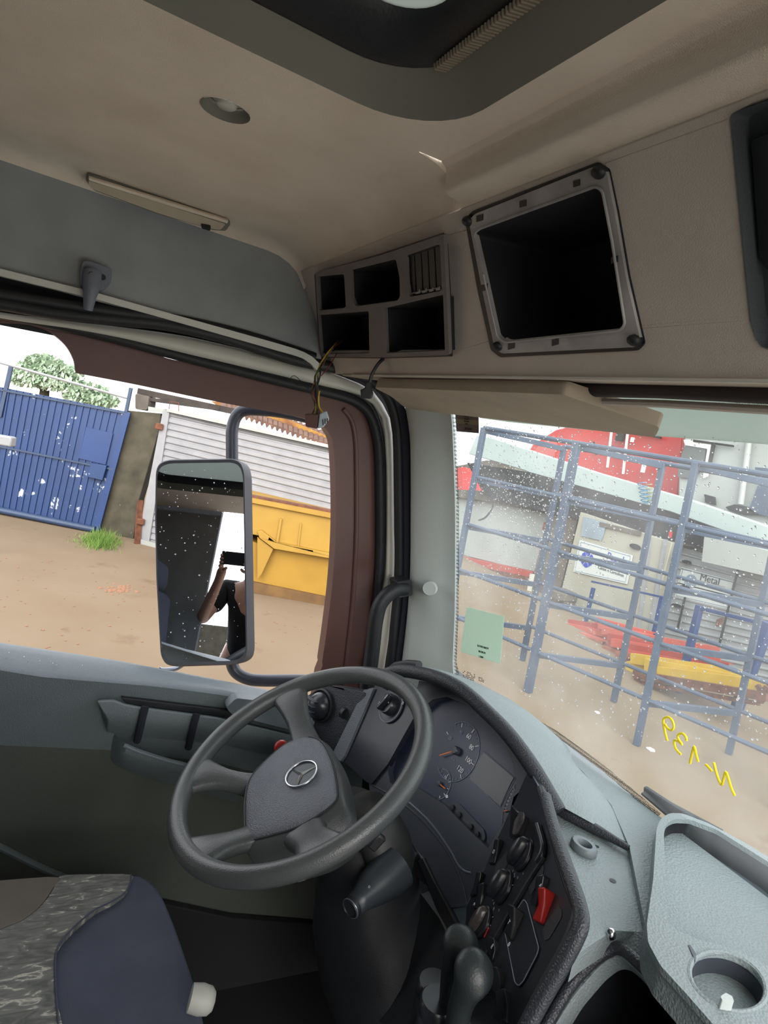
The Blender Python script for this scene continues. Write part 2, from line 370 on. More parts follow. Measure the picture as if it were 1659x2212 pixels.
# pressed inner rib on the front upright of the frame
ptube('frame_rib', [U(p[0], p[1], off(XF, .002)) for p in spl([(742, 884), (758, 905), (767, 940), (770, 1000), (770, 1150), (762, 1300), (748, 1430), (740, 1520)], 5)], .006, M_brown, door, 10)
gk = spl(ext([(-80, 662), (0, 676), (200, 718), (400, 771), (600, 822), (700, 846), (765, 866), (800, 898), (817, 960), (821, 1050), (821, 1200), (812, 1320), (797, 1440), (788, 1540)]), 5)
ptube('frame_gasket', [U(p[0], p[1], XP(-1.440)) for p in gk], .0115, M_rubber, door, 12)
gk2 = spl(ext([(-80, 652), (0, 664), (200, 705), (400, 757), (600, 806), (700, 832), (770, 852), (806, 884), (826, 950), (829, 1050), (828, 1200), (818, 1320), (804, 1440), (795, 1540)]), 5)
ptube('inner_gasket', [U(p[0], p[1], XP(-1.446)) for p in gk2], .007, M_rubber, door, 10)
# lining: lofted rows from the sill down to the floor
def row(pts, X): return [U(p[0], p[1], XP(X)) for p in resample([Vector(p) for p in ext(pts)], 18)]
r0 = [(-120, 1366), (0, 1388), (240, 1424), (480, 1470), (620, 1498), (760, 1545), (860, 1590)]
rows = [row(r0, -1.455), row([(x, y + 3) for x, y in r0], -1.43), row([(x, y + 14) for x, y in r0], -1.41),
        row([(-120, 1418), (0, 1438), (100, 1455), (240, 1466), (350, 1474), (490, 1492), (640, 1530), (760, 1575), (860, 1620)], -1.36),
        row([(-120, 1428), (0, 1448), (100, 1464), (240, 1475), (350, 1484), (490, 1503), (640, 1541), (760, 1586), (860, 1632)], -1.352)]
b = B(); add_loft(b, rows, closed=False, cap=False); obj('sill_ledge', b, M_doorlite, door, angle=60)
b = B()
rows2 = [rows[-1], row([(-120, 1495), (0, 1505), (240, 1520), (480, 1556), (640, 1600), (760, 1640), (860, 1690)], -1.355),
         row([(-120, 1600), (0, 1610), (240, 1620), (480, 1650), (640, 1690), (760, 1720), (860, 1760)], -1.37)]
add_loft(b, rows2, closed=False, cap=False); obj('lining_upper', b, M_doorgrey, door, angle=60)
b = B()
rows3 = [rows2[-1], row([(-120, 1760), (0, 1780), (240, 1800), (480, 1830), (640, 1850), (760, 1880), (860, 1900)], -1.385),
         row([(-120, 2300), (0, 2300), (240, 2320), (480, 2330), (640, 2340), (760, 2360), (860, 2380)], -1.40)]
add_loft(b, rows3, closed=False, cap=False); obj('lining_lower', b, M_doordark, door, angle=60)
# armrest with tape bands
arm = thing('armrest', V(-1.33, .35, -.62), '', 'x'); del arm['label']; del arm['category']
arm.parent = door; arm.matrix_parent_inverse = door.matrix_world.inverted()
b = B()
top = [(210, 1511), (262, 1508), (274, 1520), (300, 1524), (480, 1548), (700, 1600)]
bot = [(234, 1562), (262, 1566), (274, 1568), (300, 1572), (480, 1590), (700, 1640)]
sec = []
for (x, y), (x2, y2) in zip(resample([Vector(p) for p in top], 16), resample([Vector(p) for p in bot], 16)):
    A1, A2 = U(x, y, XP(-1.345)), U(x2, y2, XP(-1.345))
    i1, i2 = U(x, y + 5, XP(-1.318)), U(x2, y2 - 7, XP(-1.318)); i3 = U(x2, y2 + 5, XP(-1.328))
    sec.append([A1, i1, i1.lerp(i2, .5) + Vector((.004, 0, 0)), i2, i3, A2 - Vector((0, 0, .02))])
add_loft(b, sec, closed=True, cap=True); obj('rest_pad', b, M_doorgrey, arm, angle=40, bevel=.002)
for x0 in (296, 407):
    ptube('tape_band', [U(x0 + 18, 1526 + (x0 - 296) * .14, XP(-1.314)), U(x0 + 12, 1548 + (x0 - 296) * .13, XP(-1.308)), U(x0 + 8, 1566 + (x0 - 296) * .13, XP(-1.310)), U(x0, 1600 + (x0 - 296) * .13, XP(-1.335))], .008, M_sealfab, arm, 8)
# recess above armrest, pull handle, lower bin
plate('handle_recess', [(262, 1508), (300, 1512), (490, 1535), (520, 1541), (505, 1552), (480, 1548), (300, 1524), (276, 1520)], XP(-1.338), .012, M_black, door, bevel=.001)
plate('switch_plate', rnd([(488, 1530), (510, 1508), (560, 1514), (700, 1560), (640, 1580), (560, 1560), (505, 1546)], 8), XP(-1.32), .03, M_doorlite, door, bevel=.004)
b = B(); c = U(540, 1530, XP(-1.318)); add_lathe(b, c - Vector((.0, 0, 0)), (1, 0, .35), [(.013, 0), (.013, .006), (.010, .010), (0, .011)], 20); obj('release_lever', b, M_white, door, angle=50)
bin_ = spl([(243, 1588), (262, 1606), (300, 1624), (360, 1643), (410, 1656), (520, 1690)], 6)
b = B(); secs = []
for i, p in enumerate(bin_):
    w = min(1, i / 8) ; c0 = U(p[0], p[1], XP(-1.372)); c1 = U(p[0], p[1], XP(-1.372 + .055 * w))
    secs.append([c0 + Vector((0, 0, .004)), c1 + Vector((0, 0, .006)), c1 + Vector((.003, 0, 0)), c1 - Vector((0, 0, .02)), c0 - Vector((0, 0, .05))])
add_loft(b, secs, closed=True, cap=True); obj('door_bin', b, M_doorgrey, door, angle=50)
ptube('bin_lip', [U(p[0], p[1] , XP(-1.316)) for p in bin_[7:]], .004, M_doorlite, door, 8)
ptube('lower_moulding', [U(p[0], p[1], XP(-1.385)) for p in spl([(-60, 1800), (0, 1830), (80, 1870), (140, 1895), (240, 1930), (400, 1985), (620, 2000)], 5)], .007, M_doorgrey, door, 8)

# ================================================================== A-PILLAR
WS = PL([0, .955, -.485], np.cross([1, 0, 0], [0, -.265, .964]))        # windscreen plane
if WS[1][1] > 0: WS = (WS[0], -WS[1])                                   # normal faces into the cab
pillar = thing('pillar_trim', V(-1.3, .85, -.3), 'pale grey moulded trim covering the windscreen pillar', 'pillar trim', kind='structure')
Lp = resample([Vector(p) for p in spl([(874, 876), (884, 940), (886, 1000), (886, 1100), (885, 1230), (878, 1330), (865, 1440), (860, 1490)], 5)], 30)
Rp = resample([Vector(p) for p in spl([(972, 872), (977, 930), (980, 1000), (983, 1100), (983, 1230), (982, 1330), (978, 1440), (986, 1490)], 5)], 30)
rows = []
for l, r in zip(Lp, Rp):
    A_ = U(l.x, l.y, XP(-1.395)); Z_ = U(r.x, r.y, off(WS, .012)); rw = []
    for k in range(9):
        s = k / 8; q = l.lerp(r, s); pA = A_ + (Z_ - A_) * s
        bul = math.sin(math.pi * min(1, s * 1.1) ** .6) * .03
        rw.append(pA + Vector((.6, -.8, 0)) * bul)
    rows.append([A_ + Vector((-.03, 0.03, 0))] + rw + [Z_ + Vector((-.02, .02, 0))])
b = B(); add_loft(b, rows, closed=False, cap=False); obj('pillar_cover', b, M_liteplastic, pillar, angle=80)
pc = U(929, 1271, PL([-1.31, .82, 0], (.62, -.78, 0))); 
b = B(); add_lathe(b, pc + Vector((.70, -.71, 0)) * .006, (.70, -.71, 0), [(.0165, -.012), (.0165, -.0005), (.0150, .0008), (.0145, .0002), (0, .0004)], 28); obj('screw_cap', b, M_liteplastic, pillar, angle=50)
# upper corner cover under the visor
plate('corner_cover', [(800, 812), (975, 812), (980, 880), (900, 884), (876, 866), (850, 838)], PL([-1.36, .72, .09], (.5, -.7, -.5)), .02, M_panel, pillar, bevel=.003)
# grab handle
gh = thing('grab_handle', V(-1.34, .75, -.2), 'black curved grab handle bolted beside the windscreen pillar', 'handle')
hp = spl([(878, 1272), (858, 1273), (838, 1284), (820, 1308), (811, 1345), (806, 1390), (800, 1440), (790, 1500), (780, 1560)], 5)
ptube('grip', [U(p[0], p[1], XP(-1.335)) for p in hp], [.016 + .002 * min(1, i / 10) for i in range(len(hp))], M_black, gh, 16)
plate('mount_foot', rnd([(858, 1257), (889, 1252), (892, 1286), (862, 1292)], 4), XP(-1.33), .04, M_black, gh, bevel=.003)

# ================================================================== WINDSCREEN
gl = bpy.data.materials.new('dusty_windscreen_glass'); gl.use_nodes = True; n = gl.node_tree; n.nodes.clear()
out = n.nodes.new('ShaderNodeOutputMaterial'); tr = n.nodes.new('ShaderNodeBsdfTransparent'); tr.inputs[0].default_value = (.90, .975, .97, 1)
gs = n.nodes.new('ShaderNodeBsdfGlossy'); gs.inputs['Roughness'].default_value = .02
df = n.nodes.new('ShaderNodeBsdfTranslucent'); df.inputs[0].default_value = (.93, .95, .95, 1)
tcn = n.nodes.new('ShaderNodeTexCoord'); nz = n.nodes.new('ShaderNodeTexNoise'); nz.inputs['Scale'].default_value = 5; nz.inputs['Detail'].default_value = 6
n.links.new(tcn.outputs['Object'], nz.inputs['Vector'])
mr = n.nodes.new('ShaderNodeMapRange'); mr.inputs['From Min'].default_value = .35; mr.inputs['From Max'].default_value = .75; mr.inputs['To Min'].default_value = .03; mr.inputs['To Max'].default_value = .20
n.links.new(nz.outputs['Fac'], mr.inputs['Value'])
m1 = n.nodes.new('ShaderNodeMixShader'); m2 = n.nodes.new('ShaderNodeMixShader'); m2.inputs[0].default_value = .03
n.links.new(mr.outputs[0], m1.inputs[0]); n.links.new(tr.outputs[0], m1.inputs[1]); n.links.new(df.outputs[0], m1.inputs[2])
n.links.new(m1.outputs[0], m2.inputs[1]); n.links.new(gs.outputs[0], m2.inputs[2]); n.links.new(m2.outputs[0], out.inputs[0])
M_glass = gl
ws_px = [(962, 838), (970, 880), (976, 930), (979, 1000), (983, 1100), (983, 1230), (982, 1330), (976, 1430), (984, 1476), (1040, 1500), (1100, 1530), (1200, 1590), (1300, 1665), (1420, 1765), (1900, 2240), (2300, 2600), (2400, 1000), (1800, 838)]
b = B(); b.faces.new([b.verts.new(p) for p in UU(ws_px, WS)])
win = struct(obj('window_1', b, M_glass, smooth=False), 'large raindrop-speckled windscreen')
# dotted frit border
fr = bpy.data.materials.new('dotted_frit'); fr.use_nodes = True; n = fr.node_tree; pb = n.nodes['Principled BSDF']; pb.inputs['Base Color'].default_value = (.01, .01, .012, 1)
tcn = n.nodes.new('ShaderNodeTexCoord'); vo = n.nodes.new('ShaderNodeTexVoronoi'); vo.inputs['Scale'].default_value = 420; vo.inputs['Randomness'].default_value = .15
n.links.new(tcn.outputs['Object'], vo.inputs['Vector']); mt = n.nodes.new('ShaderNodeMath'); mt.operation = 'LESS_THAN'; mt.inputs[1].default_value = .42
n.links.new(vo.outputs['Distance'], mt.inputs[0]); n.links.new(mt.outputs[0], pb.inputs['Alpha']); M_frit = fr
fl_ = [(970, 880), (976, 930), (979, 1000), (983, 1100), (983, 1230), (982, 1330), (976, 1430), (984, 1476)]
fr_ = [(995, 1470), (986, 1430), (990, 1330), (991, 1230), (991, 1100), (988, 1000), (985, 930), (990, 885)]
plate('frit_border', fl_ + fr_, off(WS, .003), .0006, M_frit, win)
plate('frit_border', [(984, 1476), (1040, 1500), (1100, 1530), (1200, 1590), (1300, 1665), (1420, 1765), (1428, 1757), (1308, 1656), (1206, 1581), (1104, 1522), (1042, 1492), (990, 1468)], off(WS, .003), .0006, M_frit, win)
plate('frit_border', [(1340, 864), (1700, 872), (1700, 898), (1400, 880)], off(WS, .003), .0006, M_frit, win)
# shade film across the top
sf = bpy.data.materials.new('shade_film'); sf.use_nodes = True; n = sf.node_tree; n.nodes.clear()
out = n.nodes.new('ShaderNodeOutputMaterial'); tr = n.nodes.new('ShaderNodeBsdfTransparent'); tr.inputs[0].default_value = (.62, .68, .66, 1)
df = n.nodes.new('ShaderNodeBsdfTranslucent'); df.inputs[0].default_value = (.60, .64, .60, 1); d2 = n.nodes.new('ShaderNodeBsdfDiffuse'); d2.inputs[0].default_value = (.5, .56, .52, 1)
m0 = n.nodes.new('ShaderNodeMixShader'); m0.inputs[0].default_value = .25; m1 = n.nodes.new('ShaderNodeMixShader'); m1.inputs[0].default_value = .93
n.links.new(df.outputs[0], m0.inputs[1]); n.links.new(d2.outputs[0], m0.inputs[2]); n.links.new(tr.outputs[0], m1.inputs[1]); n.links.new(m0.outputs[0], m1.inputs[2]); n.links.new(m1.outputs[0], out.inputs[0])
o = plate('sun_shade_strip', [(1034, 850), (1700, 850), (1700, 963), (1540, 951), (1400, 941), (1200, 922), (1100, 912), (1036, 903)], off(WS, -.02), .003, sf)
tag(o, 'grey-green sun shade strip across the top of the windscreen', 'sun shade')
# raindrops on the screen
dm = bpy.data.materials.new('water_drop'); dm.use_nodes = True; n = dm.node_tree; pb = n.nodes['Principled BSDF']
pb.inputs['Transmission Weight'].default_value = .85; pb.inputs['IOR'].default_value = 1.33; pb.inputs['Roughness'].default_value = .06; pb.inputs['Base Color'].default_value = (.95, .97, 1, 1)
def drops(name, n_, dens, pl, r0, r1, label, offn=.002, zs=.5):
    b = B(); k = 0; nv = N(pl); u = nv.orthogonal().normalized(); w = nv.cross(u)
    for _ in range(n_ * 6):
        if k >= n_: break
        x, y, ok = dens()
        if not ok: continue
        p = U(x, y, pl) - nv * offn; r = r0 + (r1 - r0) * random.random() ** 3
        m4 = Matrix((u, w, nv)).transposed().to_4x4(); m4.translation = p
        bmesh.ops.create_icosphere(b, subdivisions=1, radius=1, matrix=m4 @ Matrix.Diagonal((r, r * random.uniform(.8, 1.3), r * zs, 1))); k += 1
    o = obj(name, b, dm, angle=180); tag(o, label, 'raindrops', kind='stuff'); return o
def dens():
    if random.random() < .62:
        x = random.gauss(1130, 95); y = random.gauss(1080, 150)
    else:
        x = random.uniform(985, 1659); y = random.uniform(910, 1600)
    ok = x > 990 and y > 905 + (x - 1036) * .08 and y < 1470 + (x - 985) * .55 and not (1000 < x < 1090 and y > 1310 and y < 1420)
    return x, y, ok
drops('raindrops', 5200, dens, WS, .0004, .0022, 'fine raindrops speckling the windscreen, thickest near its upper left', -.002)

# stickers
M_st = mat('brown_sticker', (112, 98, 96), .5, c2=(100, 88, 88), scale=60)
st = plate('service_sticker', [(982, 878), (1033, 880), (1034, 936), (986, 932)], off(WS, .006), .0008, M_st); tag(st, 'small brown service sticker at the top left corner of the windscreen', 'sticker')
def onp(pl, x, y, dx, dy): p = U(x, y, off(pl, .0007)); return p, U(x + dx, y + dy, off(pl, .0007)) - p
SP_ = off(WS, .0065)
o0, xd = onp(SP_, 1008, 890, 20, 1); _, yd = onp(SP_, 1008, 890, -.5, -10)
M_stl = mat('sticker_pale_print', (176, 168, 170), .5); M_std = mat('sticker_dark_print', (58, 40, 52), .5); M_stg = mat('sticker_green_band', (132, 128, 100), .5)
plate('green_band', [(984, 905), (1033, 908), (1033, 918), (985, 915)], off(SP_, .0002), .0002, M_stg, st)
text('CHAVEL', .0092, M_stl, U(1013, 891, off(SP_, .001)), xd, yd, st)
for i, yy in enumerate((900, 905, 910, 916)): text(['Para-brisas', 'Autopecas', 'Acessorios', 'Fone'][i], .0042, M_std, U(1008, yy, off(SP_, .001)), xd, yd, st)
text('3771.0245', .0068, M_std, U(1011, 927, off(SP_, .001)), xd, yd, st)
M_st2 = mat('pale_green_sticker', (214, 236, 220), .5, c2=(204, 228, 210), scale=80)
_n = M_st2.node_tree; _t = _n.nodes.new('ShaderNodeBsdfTranslucent'); _t.inputs[0].default_value = (.66, .74, .66, 1); _m = _n.nodes.new('ShaderNodeMixShader'); _m.inputs[0].default_value = .6
_n.links.new(_n.nodes['Principled BSDF'].outputs[0], _m.inputs[1]); _n.links.new(_t.outputs[0], _m.inputs[2]); _n.links.new(_m.outputs[0], _n.nodes['Material Output'].inputs[0])
s2p = [(1008, 1311), (1089, 1332), (1080, 1434), (995, 1408)]
st2 = plate('toll_tag', s2p, off(WS, .006), .0008, M_st2); tag(st2, 'pale green square tag with dark print low on the left of the windscreen', 'sticker')
xd = U(1080, 1400, SP_) - U(1000, 1378, SP_); yd = U(1045, 1330, SP_) - U(1037, 1400, SP_)
M_ink = mat('dark_green_print', (44, 74, 58), .5)
text('SU.TEBO.868279', .0062, M_ink, U(1043, 1398, off(SP_, .001)), xd, yd, st2); text('SBO2BOM', .0062, M_ink, U(1041, 1409, off(SP_, .001)), xd, yd, st2); text('L 3604', .0062, M_ink, U(1039, 1419, off(SP_, .001)), xd, yd, st2)
# etched maker's marks
b = B()
for cx0, cy0, rows_, w_ in ((1000, 1448, 5, 27), (1034, 1462, 3, 14)):
    for r_ in range(rows_):
        for k_ in range(int(w_ / 3)):
            if random.random() < .8:
                x = cx0 + k_ * 3 + r_ * .2; y = cy0 + r_ * 3.4 + k_ * 1.0
                add_prism(b, UU([(x, y), (x + 2, y + .6), (x + 1.8, y + 2.2), (x - .2, y + 1.6)], off(WS, .003)), N(WS) * .0003)
o = obj('glass_etching', b, M_std, smooth=False); tag(o, 'tiny etched maker marks in the lower left corner of the windscreen', 'etching')
# yellow marker writing: five strokes
def ink(pts, r=.0022):
    path = [U(x / 2.903 + 1100, y / 2.903 + 1450, off(WS, .004)) for x, y in (spl([(p[0], p[1], 0) for p in pts], 4) and [(q[0], q[1]) for q in spl([(p[0], p[1], 0) for p in pts], 4)])]
    return path
wr = thing('windscreen_writing', U(1500, 1650, WS), 'yellow handwritten characters on the lower right of the windscreen', 'writing')
for pts in ([(992, 436), (984, 410), (975, 370), (967, 330), (968, 300), (985, 288), (1005, 290), (1024, 312), (1032, 345), (1022, 368), (1005, 366), (988, 350), (976, 330)],
            [(1112, 436), (1108, 412), (1085, 390), (1062, 396), (1056, 412), (1068, 436), (1084, 458), (1062, 440), (1042, 432), (1034, 446), (1042, 480), (1060, 505), (1078, 522)],
            [(1133, 578), (1146, 520), (1160, 472), (1172, 520), (1185, 568)],
            [(1232, 583), (1252, 604), (1272, 628)],
            [(1283, 572), (1300, 640), (1318, 690), (1334, 712), (1346, 670), (1358, 632), (1374, 670), (1392, 730), (1414, 780)]):
    b = B(); add_tube(b, ink(pts), .0019, 6); obj('ink_stroke', b, M_yellowink, wr)

# sun visor folded up under the shelf, and the roller blind
VIS = PL([0, .572, .1215], np.cross([1, 0, 0], [0, .148, -.016])); 
if VIS[1][2] > 0: VIS = (VIS[0], -VIS[1])
vis = plate('sun_visor', rnd([(812, 818), (1224, 822), (1436, 893), (1424, 918), (1300, 906), (1100, 888), (975, 876), (882, 866), (850, 838)], 10), VIS, .018, mat('visor_vinyl', (168, 154, 136), .75, c2=(150, 138, 122), scale=12, bump=.1, c3=(120, 104, 90), s3=26, t3=.68), back=False, bevel=.006, seg=3)
tag(vis, 'beige sun visor folded flat below the overhead shelf, dirty and scuffed', 'sun visor')
rb = thing('roller_blind', V(-.2, .62, .08), 'dark rolled-up blind tube running right along the top of the windscreen', 'blind')
pth = [U(1232, 839, YP(.60)), U(1700, 843, YP(.60))]; pth = [pth[0], pth[0].lerp(pth[1], .5), pth[0] + Vector((.75, 0, 0))]
ptube('blind_tube', pth, .0105, mat('blind_cloth', (58, 48, 46), .7, c2=(44, 38, 40), scale=30), rb, 16)
ptube('blind_rail', [p + Vector((0, .012, -.014)) for p in pth], .0045, M_panel, rb, 8)

# ================================================================== OVERHEAD FITTINGS
# roof hatch
hat = thing('roof_hatch', V(-.3, -.1, .36), 'roof hatch with black gasket and milky glass lid overhead', 'roof hatch')
b = B()
def ring(x0, x1, y0, y1, r, z, n=8): return [V(x, y, z) for x, y in rrect(x0, x1, y0, y1, r, n)]
add_loft(b, [ring(HX0, HX1, HY0, HY1, .10, CE), ring(HX0 + .004, HX1 - .004, HY0 + .004, HY1 - .006, .10, CE + .005), ring(HX0 + .020, HX1 - .02, HY0 + .02, HY1 - .028, .095, CE + .020), ring(HX0 + .030, HX1 - .03, HY0 + .03, HY1 - .042, .09, CE + .032)], True, False)
obj('surround', b, M_hatchtrim, hat, angle=60)
b = B()
add_loft(b, [ring(HX0 + .028, HX1 - .028, HY0 + .028, HY1 - .040, .09, CE + .030), ring(HX0 + .040, HX1 - .04, HY0 + .04, HY1 - .050, .085, CE + .028), ring(HX0 + .055, HX1 - .055, HY0 + .055, HY1 - .062, .07, CE + .038), ring(HX0 + .075, HX1 - .075, HY0 + .075, HY1 - .075, .06, CE + .045), ring(HX0 + .085, HX1 - .085, HY0 + .085, HY1 - .080, .05, CE + .058)], True, False)
obj('gasket', b, M_rubber, hat, angle=60)
mg = bpy.data.materials.new('milky_hatch_glass'); mg.use_nodes = True; n = mg.node_tree; n.nodes.clear()
out = n.nodes.new('ShaderNodeOutputMaterial'); df = n.nodes.new('ShaderNodeBsdfTranslucent'); df.inputs[0].default_value = (.13, .145, .125, 1); d2 = n.nodes.new('ShaderNodeBsdfDiffuse'); d2.inputs[0].default_value = (.25, .27, .24, 1)
m0 = n.nodes.new('ShaderNodeMixShader'); m0.inputs[0].default_value = .3; n.links.new(df.outputs[0], m0.inputs[1]); n.links.new(d2.outputs[0], m0.inputs[2]); n.links.new(m0.outputs[0], out.inputs[0])
b = B(); b.faces.new([b.verts.new(p) for p in ring(HX0 + .08, HX1 - .08, HY0 + .08, HY1 - .076, .06, CE + .056)]); obj('glass_panel', b, mg, hat, smooth=False)
# pleated bellows strip along the front inner edge
b = B()
for k in range(100):
    x = HX0 + .085 + k * .0052; add_box(b, V(x, HY1 - .050, CE + .026), .0028, .016, .007, (Vector((1, .15, 0)).normalized(), Vector((-.1, 1, .3)).normalized(), Vector((0, -.3, 1)).normalized()))
obj('pleated_strip', b, mat('pleat_rubber', (128, 116, 100), .7), hat, bevel=.001)
# small recessed cup in the headliner
b = B(); c = lamp_c
add_lathe(b, c, (0, 0, 1), [(.0305, -.001), (.028, .001), (.024, .012), (.0225, .013)], 28, cap=False)
cup = thing('ceiling_recess', c, 'small round recess with a pale plug in the brown headliner', 'recessed fitting')
obj('recess_cup', b, M_hatchtrim, cup, angle=60)
b = B(); add_lathe(b, c + Vector((0, 0, .013)), (0, 0, -1), [(.021, 0), (.013, .001), (.0125, .008), (.010, .010), (0, .0102)], 24); obj('plug', b, M_cream, cup, angle=50)
# dome lamp
lamp = thing('interior_lamp', V(-1.39, .14, .33), 'long beige interior lamp along the edge of the ceiling above the door', 'lamp')
LPn = PL([-1.372, .15, .33], (.75, 0, -.66))
plate('lamp_base', rnd([(184, 388), (190, 376), (212, 382), (350, 428), (494, 476), (498, 484), (488, 499), (460, 497), (340, 462), (204, 412)], 5), LPn, .018, M_hatchtrim, lamp, bevel=.003)
plate('lamp_lens', rnd([(190, 390), (350, 440), (488, 484), (476, 497), (445, 492), (340, 460), (206, 411), (194, 404)], 5), off(LPn, .008), .010, M_lampbody, lamp, bevel=.004, seg=3)
plate('lamp_rim', [(190, 384), (350, 433), (494, 478), (491, 484), (350, 441), (192, 391)], off(LPn, .012), .010, M_ceil, lamp, bevel=.002)
plate('rocker', rnd([(434, 486), (456, 490), (454, 499), (436, 494)], 3), off(LPn, .014), .008, M_black, lamp, bevel=.001)
# coat hook
hk = thing('coat_hook', V(-1.39, 0, .15), 'grey coat hook screwed to the trim above the driver door', 'hook')
M_hook = mat('grey_hook_plastic', (112, 117, 130), .5, bump=.1)
plate('hook_plate', rnd([(178, 565), (190, 563), (243, 581), (240, 612), (224, 628), (176, 622), (172, 600)], 9), XP(-1.385), .018, M_hook, hk, bevel=.004, seg=3)
b = B(); add_tube(b, [U(200, 590, XP(-1.382)), U(198, 615, XP(-1.372)), U(194, 640, XP(-1.368)), U(190, 670, XP(-1.372))], [.016, .016, .0115, .008], 12); obj('prong', b, M_hook, hk, angle=60)
for x, y in ((197, 593), (222, 599)):
    b = B(); add_lathe(b, U(x, y, XP(-1.366 if x < 200 else -1.384)), (1, 0, 0), [(.0052, 0), (.0052, .0015), (0, .0016)], 14); obj('screw', b, M_black, hk)

# pigeonhole unit
CU = off(PANEL, .020)
M_cub = mat('grey_pigeonhole_moulding', (116, 110, 108), .6, c2=(104, 98, 96), scale=14, bump=.1, bscale=600, c3=(136, 122, 108), s3=30, t3=.66)
cub = thing('overhead_pigeonhole_unit', V(-1.1, .52, .2), 'grey pigeonhole unit with five openings left of the big empty frame', 'storage unit')
ops = [rnd([(686, 598), (743, 592), (747, 662), (743, 666), (690, 671)], 5), rnd([(757, 584), (855, 560), (863, 600), (864, 640), (858, 650), (768, 662), (760, 645)], 5),
       rnd([(876, 553), (950, 527), (953, 590), (954, 628), (884, 642), (878, 610)], 6), rnd([(688, 681), (796, 672), (798, 763), (695, 765)], 3), rnd([(831, 666), (957, 637), (961, 757), (835, 763)], 3)]
outl = rnd([(681, 589), (820, 552), (958, 506), (965, 640), (970, 767), (830, 772), (692, 771)], 4)
plate('face_plate', outl, CU, .006, M_cub, cub, holes=ops, bevel=.0015)
# dark back shell: side flange on the right, underside at the bottom
b = B()
shell_o = UU(rnd([(677, 590), (820, 546), (972, 496), (980, 640), (988, 772), (830, 776), (690, 774)], 4), off(CU, -.030))
fr_o = UU(outl, off(CU, -.004))
add_loft(b, [resample(shell_o + [shell_o[0]], 60)[:-1], resample(fr_o + [fr_o[0]], 60)[:-1]], True, False)
obj('side_flange', b, M_black, cub, angle=40)
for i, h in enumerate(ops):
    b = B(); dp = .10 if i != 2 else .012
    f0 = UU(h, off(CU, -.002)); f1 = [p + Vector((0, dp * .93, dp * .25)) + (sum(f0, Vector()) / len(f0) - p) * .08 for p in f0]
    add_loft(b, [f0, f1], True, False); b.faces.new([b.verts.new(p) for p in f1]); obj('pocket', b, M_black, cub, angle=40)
lv = thing('louvre', U(915, 585, CU), '', 'x'); del lv['label']; del lv['category']; lv.parent = cub; lv.matrix_parent_inverse = cub.matrix_world.inverted()
for k in range(5):
    x0 = 881 + k * 14.6
    plate('slat', [(x0, 553 - k * 5.2), (x0 + 12, 549 - k * 5.2), (x0 + 17, 634 - k * 2.6), (x0 + 5, 637 - k * 2.6)], off(CU, -.006 - .001), .006, M_black, lv, bevel=.001)
    if k > 0: plate('slat_tip', [(x0 - 3 + 5, 634 - k * 2.4), (x0 + 4 + 5, 632 - k * 2.4), (x0 + 4 + 5, 628 - k * 2.4), (x0 + 6 + 5, 636 - k * 2.4), (x0 - 3 + 5, 638 - k * 2.4)], off(CU, -.002), .002, M_clipframe, lv)
ptube('lower_bar', [U(889, 634, off(CU, -.004)), U(951, 621, off(CU, -.004))], .0011, M_clipframe, lv, 6)
# big clip frame
cf = thing('overhead_mounting_frame', U(1200, 560, PANEL), 'empty grey clip frame around a dark square opening in the overhead panel', 'mounting frame')
plate('clip_frame', rnd(frame_out, 6), off(PANEL, .005), .007, M_clipframe, cf, holes=[rnd(frame_in, 8)], bevel=.0012)
plate('gap_shadow_plate', rnd([(1004, 474), (1020, 456), (1290, 350), (1316, 366), (1336, 460), (1360, 598), (1393, 742), (1380, 757), (1080, 772), (1060, 756), (1030, 620)], 6), off(PANEL, .0015), .002, M_black, cf, holes=[rnd(frame_in, 8)])  # black plate drawn as the shadow in the gap round the frame
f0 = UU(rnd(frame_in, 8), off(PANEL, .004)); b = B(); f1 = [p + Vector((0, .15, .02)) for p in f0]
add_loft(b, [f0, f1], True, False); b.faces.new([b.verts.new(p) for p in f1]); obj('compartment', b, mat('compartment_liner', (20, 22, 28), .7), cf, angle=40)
for x, y in ((1036, 471), (1129, 440), (1245, 396), (1327, 561), (1366, 733), (1104, 747), (1199, 739), (1043, 622)):
    s = 7; plate('clip_slot', [(x - s, y - s + 2), (x + s, y - s - 2), (x + s, y + s - 2), (x - s, y + s + 2)], off(PANEL, .0058), .003, M_black, cf)
for x, y in ((1296, 372), (1012, 478), (1077, 748), (1372, 735)):
    b = B(); add_ball(b, U(x, y, off(PANEL, .004)), .009, (1, 1, .7), 2); obj('corner_clip', b, M_black, cf)
ptube('inner_edge', [p + Vector((0, .0, 0)) for p in UU(rnd(frame_in, 8), off(PANEL, .006))], .0016, M_clipframe, cf, 6)
# right-hand recessed locker
lk = thing('overhead_locker', U(1640, 500, PANEL), 'dark blue-grey recessed locker at the right end of the overhead panel', 'locker')
M_lk = mat('locker_plastic', (66, 70, 74), .7, bump=.15)
f0 = UU(rec_out, off(PANEL, .002)); b = B(); cc = sum(f0, Vector()) / len(f0)
f1 = [p + N(PANEL) * -.02 for p in f0]; f1 = [p + (cc - p) * .06 for p in f1]
add_loft(b, [f0, f1], True, False); b.faces.new([b.verts.new(p) for p in f1]); obj('recess', b, M_lk, lk, angle=40)
plate('locker_door', rnd([(1622, 300), (1730, 260), (1820, 620), (1652, 582), (1640, 560)], 14), off(PANEL, -.010), .01, M_black, lk, bevel=.003)
